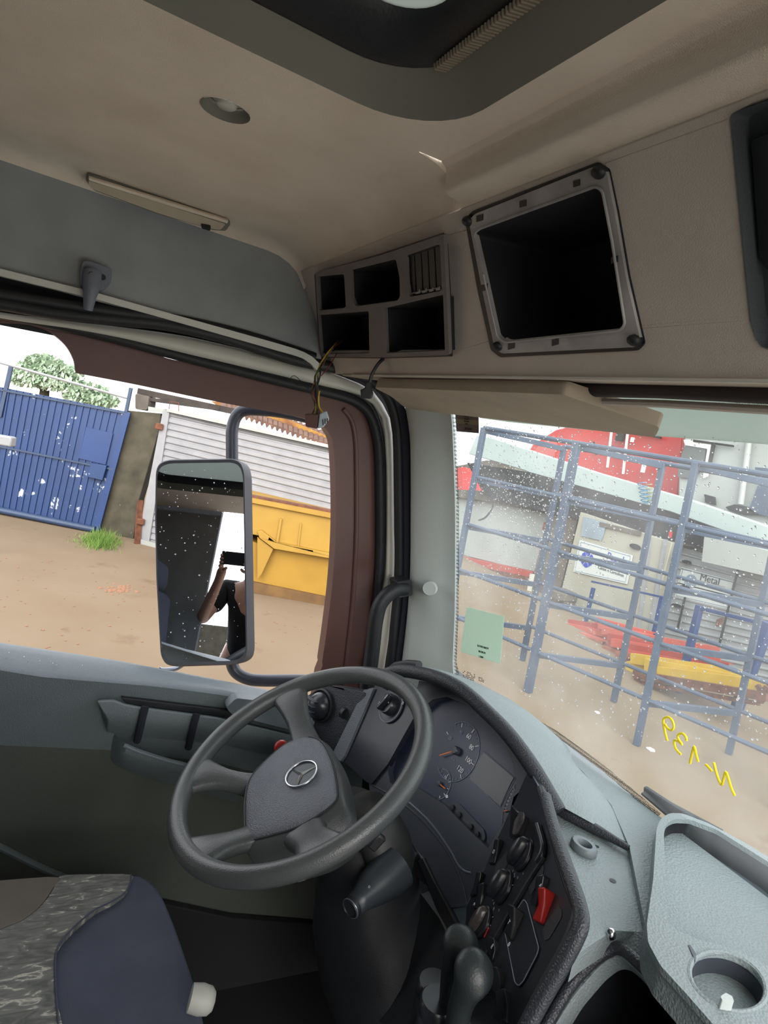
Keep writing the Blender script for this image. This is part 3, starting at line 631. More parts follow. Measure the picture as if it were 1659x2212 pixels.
# wiring loom hanging from the lower left pocket
wl = thing('wiring_loom', U(700, 820, YP(.5)), 'bundle of coloured wires with a brown and white plug hanging from the pigeonholes', 'wiring')
def wire(pts, r, m, n='wire', par=None): return ptube(n, [Vector(p) for p in spl([T(*q) for q in pts], 6)], r, m, par or wl, 6)
cols = [mat('wire_red', (120, 38, 40), .5), mat('wire_green', (70, 100, 60), .5), mat('wire_yellow', (206, 176, 60), .5), mat('wire_black', (30, 28, 30), .5), mat('wire_brown', (92, 62, 48), .5), mat('wire_grey', (120, 116, 112), .5), mat('wire_violet', (86, 60, 80), .5)]
tb = 1.40
for k in range(11):
    j = lambda s: random.uniform(-s, s)
    wire([(766 + j(8), 722 + j(4), tb + .06), (738 + j(5), 734 + j(3), tb + .01), (712 + j(5), 758 + j(3), tb - .05), (694 + j(5), 790 + j(4), tb - .07), (684 + j(7), 815, tb - .07 + j(.01)), (680 + j(7), 845, tb - .07 + j(.01)), (684 + j(5), 872, tb - .07), (683 + j(10), 896, tb - .07)], .0014, cols[(0, 3, 4, 3, 1, 6, 3, 2, 5, 4, 3)[k]])
wire([(727, 764, tb - .04), (712, 790, tb - .06), (694, 812, tb - .075)], .001, cols[0]); wire([(668, 840, tb - .07), (655, 828, tb - .07), (637, 812, tb - .07), (628, 818, tb - .07), (642, 832, tb - .07), (660, 836, tb - .07), (672, 852, tb - .07)], .0007, cols[3])
wire([(690, 845, tb - .07), (688, 860, tb - .075), (690, 880, tb - .075), (698, 892, tb - .075)], .0018, cols[2])
pb_ = PL(list(ray(685, 905) * (tb - .075)), (.86, -.45, -.1))
plate('brown_plug', [(661, 893), (692, 894), (688, 925), (663, 920)], pb_, .02, M_brown, wl, bevel=.002, back=False)
plate('white_plug', [(693, 893), (706, 887), (712, 905), (700, 922), (689, 925)], off(pb_, .004), .02, mat('white_plug_plastic', (182, 194, 204), .4), wl, bevel=.002, back=False)
for k in range(3): plate('plug_slot', [(696 + k * 5, 906 - k * 1), (698 + k * 5, 905 - k), (699 + k * 4.4, 918 - k * 3), (697 + k * 4.4, 919 - k * 3)], off(pb_, .025), .001, M_black, wl)
bw = thing('black_cable_plug', U(800, 820, YP(.5)), 'short black cable ending in a black plug below the lower right pigeonhole', 'wiring')
wire([(884, 748, 1.27), (866, 756, 1.25), (840, 766, 1.24), (818, 785, 1.235), (804, 808, 1.235), (798, 828, 1.24)], .0032, M_black, 'cable', bw)
pk = PL(list(ray(792, 845) * 1.24), (.86, -.45, -.1))
plate('plug_body', [(778, 842), (788, 838), (789, 825), (802, 824), (803, 842), (806, 850), (802, 862), (780, 860)], pk, .022, M_black, bw, bevel=.002)
plate('junction', rnd([(862, 735), (885, 728), (912, 742), (893, 768), (872, 766)], 3), PL(list(ray(884, 750) * 1.26), (.6, -.8, 0)), .03, M_black, bw, bevel=.003)
ptube('socket', [T(872, 690, 1.3), T(880, 740, 1.27)], .017, M_black, bw, 10)
# ================================================================== DASHBOARD
dash = thing('dashboard', V(-.9, .85, -.6), 'wide dashboard with black instrument binnacle, switch panel and pale grey top', 'dashboard')
CL = PL([-.901, .739, -.512], (0, -.94, .342))
H_ = np.array([.866, -.5, 0]); UPV = np.array([0, .36, .93])
_s0 = U(1140, 1668, off(CL, .015)) - Vector(EYE)
SW = PL(list(_s0), np.cross(H_, UPV))
if SW[1][2] < 0: SW = (SW[0], -SW[1])
TOPZ = ZP(-.50)
# --- body mass and firewall
b = B(); add_box(b, V(-.45, 1.02, -.985), 1.96, .04, .90); struct(obj('wall_firewall', b, M_black))
b = B(); add_prism(b, [V(-1.36, .80, -.66), V(-1.36, .98, -.56), V(-1.36, .98, -1.0), V(-1.36, .86, -1.0)], (1.9, 0, 0)); obj('lower_body', b, M_black, dash)
# --- hood over the instruments
rim = [(832, 1452, .675), (850, 1445, .68), (880, 1441, .685), (940, 1452, .695), (1000, 1478, .705), (1060, 1530, .72), (1110, 1582, .733), (1158, 1648, .745), (1190, 1702, .752), (1213, 1742, .757)]
rimP = [U(x, y, YP(Y)) for x, y, Y in rim]; rimS = spl(rimP, 6)
base_px = [(968, 1462), (984, 1476), (1040, 1500), (1100, 1530), (1200, 1590), (1232, 1620)]
baseP = [U(x, y, ZP(-.487)) for x, y in base_px]
seam_px = [(1238, 1643), (1262, 1672), (1290, 1700), (1324, 1743), (1344, 1785), (1358, 1822)]
seamP = [U(x, y, ZP(-.492)) for x, y in seam_px]
n_ = 44
A_ = resample(rimS, n_); Bq = resample(spl(baseP + seamP, 5), n_)
rows = []
for k in range(9):
    s = k / 8; rows.append([a.lerp(c, s) + Vector((0, 0, .022 * math.sin(math.pi * s) * (1 - .3 * s) * min(1, (n_ - 1 - i) / 16))) for i, (a, c) in enumerate(zip(A_, Bq))])
b = B(); add_loft(b, rows, closed=False, cap=False); obj('hood_top', b, M_dashlight, dash, angle=80)
tubeP = [p + Vector((0, -.004, -.008)) for p in rimS]
ptube('hood_rim', tubeP, .0125, M_dashblack, dash, 14)
edge = resample([U(x, y, ZP(-.488)) for x, y in [(1208, 1742), (1225, 1756), (1260, 1776), (1310, 1804), (1358, 1832)]], 12)
ptube('hood_edge', edge, [.012 - .0075 * i / 11 for i in range(12)], M_dashblack, dash, 10)
hb = [A_[-1]] + [Bq[-1]]
b = B(); e2 = resample([A_[-1].lerp(Bq[-1], s) + Vector((0, 0, .022 * math.sin(math.pi * s) * (1 - .3 * s))) for s in [i / 10 for i in range(11)]], 12)
# left end of hood against the pillar
ptube('hood_end', [U(x, y, YP(.70)) for x, y in [(838, 1452), (856, 1438), (880, 1434), (905, 1436)]], .008, M_black, dash, 10)
# --- flat pale skins
M_seam = mat('dash_seam', (40, 42, 44), .8)
plate('base_cover', [(1180, 1575), (1200, 1588), (1300, 1664), (1420, 1760), (1900, 2120), (1900, 2400), (1600, 2300), (1400, 2080), (1396, 2012), (1380, 1930), (1360, 1830), (1320, 1738), (1260, 1668), (1220, 1630)], ZP(-.4885), .02, M_dashlight, dash)
sp_px = [(1180, 1722), (1196, 1714), (1230, 1735), (1354, 1822), (1362, 1850), (1380, 1920), (1396, 2008), (1392, 2014), (1330, 2010), (1310, 2020), (1290, 2032), (1262, 2050), (1240, 2070), (1243, 2010), (1246, 1960), (1232, 1900), (1205, 1800)]
side = plate('side_pad', rnd(sp_px, 6), ZP(-.498), .03, M_dashlight, dash, bevel=.004, seg=3)
b = B()   # oval ring foot and screw holes
c = U(1262, 1826, ZP(-.490)); 
prof = [(.0155, -.008), (.0165, -.006), (.0165, 0), (.0145, .003), (.0095, .003), (.0085, 0), (.0085, -.006)]
loops = [[c + Vector((math.cos(a) * r * 1.25, math.sin(a) * r, h)) for a in [2 * math.pi * k / 28 for k in range(28)]] for r, h in prof]
add_loft(b, loops, True, False); obj('mount_ring', b, mat('ring_plastic', (112, 120, 124), .5), dash, angle=50)
for x, y, r in ((1262, 1826, .0085), (1289, 1828, .0035), (1324, 1902, .0045)):
    b = B(); add_lathe(b, U(x, y, ZP(-.4972)), (0, 0, 1), [(r, 0), (0, .0002)], 16); obj('screw_hole', b, M_black, dash)
b = B(); add_ball(b, U(1320, 2018, ZP(-.497)), .006, (1, 1, 1.2), 2); obj('loose_screw', b, M_chrome, dash)
# --- bezel plate round the instrument well
well = [(838, 1665), (850, 1610), (880, 1560), (905, 1535), (935, 1511), (965, 1505), (1010, 1524), (1055, 1557), (1088, 1597), (1108, 1645), (1116, 1692), (1102, 1752), (1054, 1832), (1010, 1790), (960, 1738), (900, 1700), (860, 1702), (842, 1690)]
BZ = off(CL, .015)
bez = [(905, 1470), (960, 1480), (1000, 1495), (1050, 1535), (1100, 1590), (1140, 1652), (1140, 1670), (1100, 1757), (1050, 1866), (1009, 1953), (1000, 1957), (972, 1960), (958, 1964), (948, 1940), (925, 1893), (932, 1878), (920, 1858), (905, 1842), (880, 1808), (851, 1771), (800, 1725), (797, 1692), (822, 1655), (890, 1535)]
plate('instrument_bezel', bez, BZ, .014, M_dashmid, dash, holes=[well], bevel=.0015)
b = B(); f0 = UU(well, off(CL, .014)); f1 = UU(well, off(CL, -.004)); add_loft(b, [f0, f1], True, False); obj('well_wall', b, M_dialwell, dash)
clu = thing('instrument_cluster', U(1000, 1650, CL), '', 'x'); del clu['label']; del clu['category']; clu.parent = dash; clu.matrix_parent_inverse = dash.matrix_world.inverted()
plate('dial_face', [(820, 1690), (840, 1560), (930, 1490), (1010, 1500), (1110, 1580), (1130, 1690), (1100, 1780), (1058, 1850), (1010, 1810), (950, 1750), (900, 1720)], CL, .004, M_dial, clu)
cu_ = Vector(np.cross(CL[1], [1, 0, 0])); cu_ = cu_ if cu_.z > 0 else -cu_; cx_ = Vector((1, 0, 0)); cn = N(CL)
def gauge(cpx, R_, a0, a1, m, tr_=.0006, lift=.0012):
    c = U(*cpx, CL); P_ = [c + (cx_ * math.cos(math.radians(a)) + cu_ * math.sin(math.radians(a))) * R_ + cn * lift for a in np.linspace(a0, a1, 40)]
    ptube('dial_ring', P_, tr_, m, clu, 6); return c
c1 = gauge((989, 1623), .0525, 140, -118, M_markdim)
for i, (s, a) in enumerate((('20', 165), ('40', 118), ('60', 78), ('80', 40), ('100', 2), ('120', -38))):
    d_ = cx_ * math.cos(math.radians(a)) + cu_ * math.sin(math.radians(a))
    b = B(); add_beam(b, c1 + d_ * .043 + cn * .001, c1 + d_ * .0505 + cn * .001, .0012, .0008, cn); obj('tick', b, M_mark, clu)
    text(s, .0120 if i > 1 else .009, M_mark if i > 1 else M_markdim, c1 + d_ * .034 + cn * .001, cx_, cu_, clu, 'numeral', .0002)
for a in range(-112, 150, 10):
    d_ = cx_ * math.cos(math.radians(a)) + cu_ * math.sin(math.radians(a))
    b = B(); add_beam(b, c1 + d_ * .0468 + cn * .001, c1 + d_ * .0505 + cn * .001, .0007, .0006, cn); obj('tick', b, M_markdim, clu)
text('km/h', .005, M_markdim, c1 - cu_ * .016 + cn * .001, cx_, cu_, clu, 'numeral', .0002)
b = B(); add_lathe(b, c1, cn, [(.0075, .001), (.0075, .008), (.006, .010), (0, .0102)], 24); obj('hub_cap', b, M_dashmid, clu, angle=50)
pe = U(958, 1629, off(CL, .006)); b = B(); add_beam(b, c1 + cn * .006, c1 + (pe - c1 - cn * .006).normalized() * .04 + cn * .006, .0022, .001, cn); obj('needle', b, M_orange, clu)
c2 = gauge((952, 1694), .026, 120, -100, M_markdim)
for a in (75, 40, 10, -20, -50):
    d_ = cx_ * math.cos(math.radians(a)) + cu_ * math.sin(math.radians(a))
    b = B(); add_beam(b, c2 + d_ * .020 + cn * .001, c2 + d_ * .024 + cn * .001, .0009, .0006, cn); obj('tick', b, M_mark, clu)
text('1/2', .006, M_mark, c2 + (cx_ * .2 + cu_).normalized() * .016 + cn * .001, cx_, cu_, clu, 'numeral', .0002)
b = B(); pe = U(973, 1712, off(CL, .005)); add_beam(b, c2 + cn * .005, c2 + (pe - c2 - cn * .005).normalized() * .020 + cn * .005, .002, .001, cn); obj('needle', b, M_orange, clu)
b = B(); add_lathe(b, c2, cn, [(.0045, .001), (.0045, .006), (0, .0065)], 18); obj('hub_cap', b, M_dashmid, clu)
plate('fuel_symbol', [(961, 1716), (967, 1717), (968, 1723), (963, 1724)], off(CL, .001), .0004, M_mark, clu)
M_lcd = mat('unlit_display', (58, 62, 66), .25, c2=(52, 56, 62), scale=6)
disp = [(1044, 1624), (1110, 1680), (1104, 1690), (1080, 1741), (1014, 1683), (1028, 1652)]
plate('display', rnd(disp, 3), off(CL, .0012), .001, M_lcd, clu)
dr = rnd([(1045, 1622), (1112, 1680), (1079, 1744), (1014, 1681)], 3); ptube('display_rim', UU(dr + dr[:1], off(CL, .0014)), .0004, M_markdim, clu, 5)
for i in range(7):
    x, y = 1109 - i * 3.2, 1700 + i * 7.4
    b = B(); add_beam(b, U(x, y, off(CL, .001)), U(x + 4, y + (9 if i == 0 else 2), off(CL, .001)), .0008, .0006, cn); obj('tick', b, M_mark, clu)
b = B(); add_beam(b, U(1087, 1752, off(CL, .003)), U(1097, 1750, off(CL, .003)), .0018, .001, cn); obj('needle', b, M_orange, clu)
ptube('dial_ring', [Vector(p) for p in spl(UU([(1116, 1692), (1100, 1712), (1088, 1745), (1084, 1780)], off(CL, .001)), 5)], .0004, M_markdim, clu, 5)
plate('button_strip', rnd([(963, 1742), (978, 1730), (990, 1734), (1045, 1792), (1048, 1808), (1041, 1828), (1010, 1800)], 4), off(CL, .003), .002, M_dashmid, clu, bevel=.0008)
for x, y in ((979, 1745), (994, 1761), (1019, 1787), (1033, 1803)):
    b = B(); add_lathe(b, U(x, y, off(CL, .003)), cn, [(.0048, 0), (.0045, .004), (0, .0045)], 12); obj('push_button', b, M_black, clu, angle=50)
# raised highlight ribs of the lower ledge
for pts in ([(878, 1728), (905, 1752), (935, 1783), (971, 1834), (989, 1867), (1003, 1881), (1016, 1885)],):
    ptube('ledge_rib', [Vector(p) for p in spl(UU(pts, off(BZ, .001)), 6)], .0016, M_silver, dash, 8)
ptube('ledge_rib', [Vector(p) for p in spl(UU([(800, 1693), (850, 1722), (905, 1765), (956, 1824), (985, 1874), (1001, 1918), (1008, 1952)], off(BZ, .001)), 6)], .0016, M_dashmid, dash, 8)
lp = [(960, 1968), (975, 1962), (1008, 1955), (1018, 1990), (1022, 2040), (1040, 2100), (1060, 2212), (1010, 2212), (990, 2060)]
plate('lower_fascia', lp, off(CL, .012), .014, mat('blue_grey_fascia', (82, 96, 104), .45, c2=(70, 82, 90), scale=8), dash, bevel=.002)
plate('fascia_edge', [(900, 1860), (914, 1850), (945, 1915), (975, 1970), (1005, 2030), (1030, 2110), (1010, 2110), (985, 2045), (940, 1962)], off(CL, .020), .03, M_black, dash, bevel=.003)
plate('fuse_bay', rnd([(858, 1804), (872, 1800), (904, 1850), (928, 1892), (918, 1912), (900, 1892), (880, 1855)], 4), off(CL, .012), .02, M_black, dash, bevel=.003)
plate('fuse_lid', rnd([(856, 1806), (868, 1802), (893, 1840), (884, 1856)], 3), off(CL, .022), .012, M_dashmid, dash, bevel=.002)
plate('knee_panel', rnd([(855, 1880), (905, 1925), (950, 1985), (985, 2060), (1000, 2140), (960, 2212), (820, 2212), (800, 2100)], 10), off(CL, .0), .03, M_black, dash, bevel=.004)
# --- light switch panel
lsp = rnd([(812, 1478), (905, 1530), (838, 1650), (802, 1694), (790, 1688), (738, 1640), (735, 1622)], 3)
plate('light_switch_panel', lsp, off(CL, .020), .012, mat('navy_gloss_panel', (30, 33, 44), .3, c2=(36, 38, 48), scale=6), dash, bevel=.001)
plate('panel_strip', rnd([(786, 1490), (808, 1485), (744, 1632), (735, 1645), (718, 1628)], 3), off(CL, .026), .018, mat('leather_strip', (98, 104, 110), .5, bump=.4, bscale=420), dash, bevel=.004, seg=3)
kc = U(847, 1524, off(CL, .021))
ls = thing('light_switch', kc, '', 'x'); del ls['label']; del ls['category']; ls.parent = dash; ls.matrix_parent_inverse = dash.matrix_world.inverted()
b = B(); add_lathe(b, kc, cn, [(.036, 0), (.036, .003), (.034, .004), (.026, .001), (.023, .001)], 36); obj('ring', b, M_dashmid, ls, angle=50)
P_ = [kc + (cx_ * math.cos(a) + cu_ * math.sin(a)) * .0355 + cn * .004 for a in np.linspace(0, 2 * math.pi, 50)]; ptube('ring_highlight', P_, .0009, M_markdim, ls, 5)
b = B(); add_lathe(b, kc, cn, [(.022, 0), (.021, .014), (.019, .017), (0, .0175)], 30); obj('knob', b, M_blackgloss, ls, angle=50)
b = B(); kd = (cx_ * .35 + cu_).normalized(); add_box(b, kc + cn * .021, .009, .040, .012, (cn.cross(kd), kd, cn)); obj('grip_bar', b, M_blackgloss, ls, bevel=.003)
b = B(); add_beam(b, kc + kd * .008 + cn * .0275, kc + kd * .019 + cn * .0275, .0012, .0006, cn); obj('pointer', b, M_mark, ls)
for x, y, s in ((819, 1519, 'D'), (821, 1531, 'P'), (870, 1519, 'D'), (838, 1519, '*')): text(s, .008, M_mark, U(x, y, off(CL, .0265 if s != '*' else .040)), cx_, cu_, ls, 'symbol', .0002)
# --- vent block next to the door
VB = PL([-1.22, .71, -.46], (.30, -.94, .15))
plate('vent_block', rnd([(640, 1520), (700, 1478), (792, 1496), (728, 1632), (690, 1640), (600, 1580)], 10), VB, .06, M_dashblack, dash, bevel=.006, seg=3)
vc = U(694, 1524, off(VB, .004))
av = thing('air_vent', vc, '', 'x'); del av['label']; del av['category']; av.parent = dash; av.matrix_parent_inverse = dash.matrix_world.inverted()
vn = N(VB); b = B(); add_lathe(b, vc, vn, [(.038, -.004), (.038, .004), (.034, .006), (.032, -.002), (0, -.004)], 30); obj('vent_ring', b, M_black, av, angle=50)
b = B(); m4 = Matrix.Translation(vc + vn * .0) @ Matrix.Diagonal((.031, .031, .031, 1)); bmesh.ops.create_icosphere(b, subdivisions=3, radius=1, matrix=m4); obj('vent_ball', b, M_blackgloss, av, angle=180)
vx = Vector((0, 0, 1)).cross(vn).normalized(); vy = vn.cross(vx)
for k in (-1, 0, 1):
    b = B(); add_box(b, vc + vn * .030 + vy * k * .012 - vx * .008, .040, .0025, .016, (vx, vy, vn)); obj('vent_blade', b, M_dashmid, av, bevel=.001)
b = B(); c = U(744, 1541, off(VB, .002)); add_lathe(b, c - vx * .005, vx, [(.012, 0), (.012, .008)], 20); obj('thumb_wheel', b, M_black, dash)

# --- switch panel facing the driver
sw_out = rnd([(1141, 1669), (1150, 1674), (1168, 1706), (1180, 1752), (1200, 1830), (1222, 1900), (1240, 1960), (1236, 1990), (1215, 2040), (1160, 2140), (1110, 2240), (1020, 2240), (1000, 2080), (1008, 1958), (1050, 1868), (1100, 1758)], 5)
plate('switch_panel', sw_out, SW, .012, M_blackgloss, dash, bevel=.002)
sp = UU([(1168, 1704), (1182, 1752), (1203, 1832), (1226, 1905), (1246, 1962), (1242, 1994), (1222, 2042), (1166, 2146), (1120, 2236)], off(SW, .002))
ptube('panel_gap', [Vector(p) for p in spl(sp, 6)], .006, M_rubber, dash, 8)
ptube('panel_edge_light', [Vector(p) for p in spl(UU([(1152, 1678), (1166, 1706), (1178, 1752), (1198, 1830), (1220, 1900), (1235, 1955)], off(SW, .0015)), 6)], .001, M_silver, dash, 6)
swn = N(SW); swh = Vector(H_).normalized(); swu = swn.cross(swh); swu = swu if swu.z > 0 else -swu
swup = Vector((0, .36, .93)).normalized()
ptube('divider_groove', UU([(1178, 1852), (1140, 1912), (1100, 1980), (1060, 2050), (1035, 2095)], off(SW, .0005)), .0042, M_rubber, dash, 8)
bar = [(1161, 1783), (1166, 1800), (1171, 1818), (1173, 1832), (1170, 1846), (1160, 1862)]
ptube('divider_bar', [Vector(p) for p in spl(UU(bar, off(SW, .004)), 5)], .0045, M_blackgloss, dash, 10)
def rocker(q, hgt, m, name='rocker_switch', parent=dash, mark=None):
    """q: four corners in order lower-left, upper-left, upper-right, lower-right on the panel face; a rocker pressed in at its foot"""
    p = UU(q, SW); b = B(); hts = (.35, 1, 1, .35)
    lo = [x - swn * .002 for x in p]; hi = [x + swn * hgt * h for x, h in zip(p, hts)]
    mid = lambda a, c: (a + c) / 2
    L0, L1, L2, L3 = lo; h0, h1, h2, h3 = hi
    m03 = mid(h0, h1) - swn * hgt * .2; m12 = mid(h2, h3) - swn * hgt * .2
    cen = sum(hi, Vector()) / 4
    add_loft(b, [[L0, L3, m12 * 0 + L3, L0 * 1]][:0] or [[L0, L0.lerp(L1, .5), L1, L2, L2.lerp(L3, .5), L3], [h0, m03, h1, h2, m12, h3]], True, True)
    o = obj(name, b, m, parent, bevel=.0022, seg=3)
    return o
def slot(q, parent=dash): plate('switch_slot', rnd(q, 3), off(SW, .0006), .001, M_rubber, parent)
# upper column
rocker([(1058, 1868), (1079, 1820), (1089, 1816), (1070, 1868)], .010, M_blackgloss)
slot([(1069, 1890), (1070, 1870), (1094, 1838), (1101, 1848), (1099, 1862), (1078, 1898)])
rocker([(1017, 1938), (1040, 1890), (1050, 1888), (1030, 1935)], .010, M_blackgloss)
rocker([(1022, 1962), (1045, 1916), (1057, 1912), (1038, 1965)], .010, M_blackgloss)
slot([(1022, 1915), (1032, 1895), (1038, 1896), (1030, 1915)])
# large facing rocker with worn silver edges
rocker([(1108, 1812), (1130, 1752), (1144, 1768), (1122, 1822)], .022, M_blackgloss)
M_worn = mat('worn_switch_face', (112, 104, 100), .2, c2=(58, 56, 58), scale=60, contrast=.3)
plate('worn_face', rnd([(1106, 1800), (1110, 1775), (1124, 1752), (1131, 1754), (1130, 1772), (1118, 1795), (1110, 1803)], 4), off(SW, .020), .002, M_worn, dash, bevel=.001)
def knob(cpx, r, hgt, m, worn=False):
    c = U(*cpx, off(SW, .001)); b = B()
    add_lathe(b, c, swn, [(r * 1.05, 0), (r * 1.02, .003), (r * .9, .004), (r * .84, hgt * .4)], 28, True); o = obj('rotary_knob', b, M_blackgloss, dash, angle=50)
    b = B(); ax = (swup * .95 + swh * .1).normalized(); s_ = swn.cross(ax)
    ring_ = []
    for z, k in ((.2, 1), (.75, .98), (1, .72)): ring_.append([c + swn * (hgt * z) + ax * math.cos(a) * r * k + s_ * math.sin(a) * r * .42 * k for a in [2 * math.pi * j / 24 for j in range(24)]])
    add_loft(b, ring_); obj('knob_grip', b, M_worn if worn else M_blackgloss, o, angle=60)
knob((1131, 1846), .022, .018, M_blackgloss); knob((1088, 1916), .022, .018, M_blackgloss); knob((1044, 1992), .020, .015, M_blackgloss, True)
ptube('temperature_mark', UU([(1046, 2025), (1052, 2012), (1056, 2003)], off(SW, .001)), .0012, M_red, dash, 6)
for cpx, angs in (((1131, 1846), (-20, -50, -75, -100)), ((1088, 1916), (100, 70, 40, -40, -80, -110)), ((1044, 1992), (30, 50, 70, 90))):
    c = U(*cpx, off(SW, .001))
    for a in angs:
        d_ = swup * math.sin(math.radians(a)) + swh * math.cos(math.radians(a)); b = B(); add_beam(b, c + d_ * .027, c + d_ * .030, .0012, .0006, swn); obj('dial_mark', b, M_markdim, dash)
# lower column
slot([(1140, 1912), (1170, 1862), (1175, 1872), (1173, 1888), (1146, 1935)])
rocker([(1148, 1952), (1172, 1898), (1188, 1896), (1162, 1962)], .010, M_blackgloss)
haz = rocker([(1157, 1990), (1186, 1930), (1200, 1930), (1174, 1998)], .016, M_red, 'hazard_switch'); haz['label'] = 'red hazard switch'
slot([(1172, 2012), (1178, 1995), (1206, 1955), (1214, 1968), (1213, 1982), (1186, 2028), (1176, 2032)])
cv = rnd([(1131, 1942), (1138, 1950), (1164, 2048), (1160, 2062), (1130, 2120), (1120, 2130), (1112, 2122), (1090, 2010)], 5)
plate('blank_cover', cv, off(SW, .002), .003, M_dashmid if False else M_blackgloss, dash, bevel=.0006)
ptube('cover_outline', UU(cv + cv[:1], off(SW, .002)), .0006, M_markdim, dash, 5)
rocker([(1096, 2018), (1122, 1966), (1136, 1972), (1110, 2036)], .018, M_black)
rocker([(1056, 2062), (1068, 2030), (1080, 2034), (1066, 2078)], .010, M_blackgloss)
slot([(1066, 2080), (1080, 2060), (1086, 2066), (1078, 2092), (1068, 2096)])
rocker([(1066, 2140), (1076, 2098), (1094, 2100), (1084, 2158)], .014, M_black)
rocker([(1068, 2200), (1084, 2150), (1104, 2142), (1098, 2212)], .010, M_black)
for (x, y, s) in ((1066, 1840, 'O'), (1167, 1913, 'A'), (1099, 1992, 'T'), (1099, 2040, '0'), (1063, 2044, 'E'), (1025, 1952, 'o')): text(s, .008, M_mark, U(x, y, off(SW, .0125)), swh, swup, dash, 'symbol', .0002)

# --- lower right: edge bead, shoulder and open pocket
SH = PL([-.5, .70, -.505], (-.22, -.62, .62))
pk_hole = rnd([(1165, 2270), (1240, 2150), (1290, 2092), (1322, 2068), (1345, 2070), (1370, 2092), (1420, 2150), (1500, 2270)], 14)
sh_out = rnd([(1120, 2300), (1150, 2230), (1205, 2135), (1250, 2062), (1290, 2032), (1330, 2014), (1396, 2012), (1402, 2046), (1428, 2086), (1500, 2160), (1600, 2300)], 6)
plate('pocket_surround', sh_out, SH, .02, M_dashlight, dash, holes=[pk_hole], bevel=.005, seg=3)
h0 = UU(pk_hole, off(SH, -.002)); h1 = [p + Vector((.03, .20, -.05)) for p in h0]; b = B(); add_loft(b, [h0, h1], True, False); b.faces.new([b.verts.new(p) for p in h1]); obj('open_pocket', b, M_black, dash, angle=40)
ptube('pocket_lip', [Vector(p) for p in spl(UU([(1150, 2270), (1225, 2140), (1275, 2082), (1318, 2052), (1346, 2052), (1380, 2080), (1440, 2140), (1540, 2270)], off(SH, .004)), 6)], .007, M_dashblack, dash, 10)
ptube('panel_bead', [Vector(p) for p in spl(UU([(1178, 1722), (1196, 1790), (1222, 1868), (1250, 1950), (1256, 1992), (1243, 2030), (1210, 2092), (1160, 2180), (1120, 2260)], off(SW, .006)), 6)], .0085, M_dashblack, dash, 12)

# --- tray with cup holder
TZ = ZP(-.462)
tr_out = rnd([(1418, 1790), (1427, 1768), (1447, 1756), (1475, 1757), (1530, 1778), (1600, 1815), (1700, 1875), (1850, 1985), (1850, 2330), (1640, 2320), (1545, 2218), (1482, 2146), (1427, 2086), (1400, 2036), (1397, 1998), (1411, 1900)], 8)
tr_in = rnd([(1434, 1800), (1440, 1778), (1458, 1769), (1490, 1770), (1548, 1792), (1660, 1862), (1800, 1975), (1800, 2180), (1680, 2098), (1617, 2063), (1548, 2037), (1513, 2031), (1465, 2010), (1444, 1994), (1437, 1900)], 8)
cupc = (1572, 2122); cup_l = [(cupc[0] + 84 * math.cos(a) * 1.0 + 0, cupc[1] + 62 * math.sin(a) + 36 * math.cos(a) * .6) for a in [2 * math.pi * k / 32 for k in range(32)]]
tray = thing('dash_tray', V(-.4, .85, -.5), '', 'x'); del tray['label']; del tray['category']; tray.parent = dash; tray.matrix_parent_inverse = dash.matrix_world.inverted()
plate('tray_rim', tr_out, TZ, .007, M_dashlight, tray, holes=[tr_in, cup_l], bevel=.004, seg=3)
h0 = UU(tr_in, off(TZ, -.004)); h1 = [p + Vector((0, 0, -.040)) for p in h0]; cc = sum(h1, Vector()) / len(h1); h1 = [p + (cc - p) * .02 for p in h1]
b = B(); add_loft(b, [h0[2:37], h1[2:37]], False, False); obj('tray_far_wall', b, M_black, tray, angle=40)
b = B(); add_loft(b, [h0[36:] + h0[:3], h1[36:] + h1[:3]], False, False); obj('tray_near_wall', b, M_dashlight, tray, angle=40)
so = UU(tr_out, off(TZ, -.004)); b = B(); add_loft(b, [so, [p + Vector((0, 0, -.034)) for p in so]], True, False); obj('tray_skirt', b, M_dashlight, tray, angle=50)
b = B(); b.faces.new([b.verts.new(p + Vector((0, 0, .001))) for p in h1]); obj('tray_floor', b, mat('tray_mat', (124, 138, 148), .4, c2=(114, 130, 140), scale=4, bump=.15, bscale=500), tray)
h0 = UU(cup_l, off(TZ, -.002)); cc = sum(h0, Vector()) / len(h0)
b = B(); add_loft(b, [h0, [p + Vector((0, 0, -.01)) for p in h0], [p + (cc - p) * .12 + Vector((0, 0, -.07)) for p in h0]], True, False); b.faces.new([b.verts.new(p + (cc - p) * .12 + Vector((0, 0, -.07))) for p in h0]); obj('cup_holder', b, M_dashmid, tray, angle=50)
ptube('cup_rim', h0 + h0[:1], .003, M_dashlight, tray, 8)
plate('cup_clip', [(1486, 2040), (1492, 2040), (1506, 2062), (1502, 2078), (1496, 2064)], off(TZ, .001), .03, M_dashmid, tray, bevel=.001)
plate('cup_tab', rnd([(1556, 2152), (1568, 2144), (1582, 2152), (1586, 2164), (1560, 2160)], 3), off(TZ, .010), .02, M_liteplastic, tray, bevel=.002)
for x, y in ((1479, 1998), (1649, 2064)):
    b = B(); add_lathe(b, U(x, y, ZP(-.5055)), (0, 0, 1), [(.004, 0), (0, .0005)], 12); obj('screw_hole', b, M_black, tray)

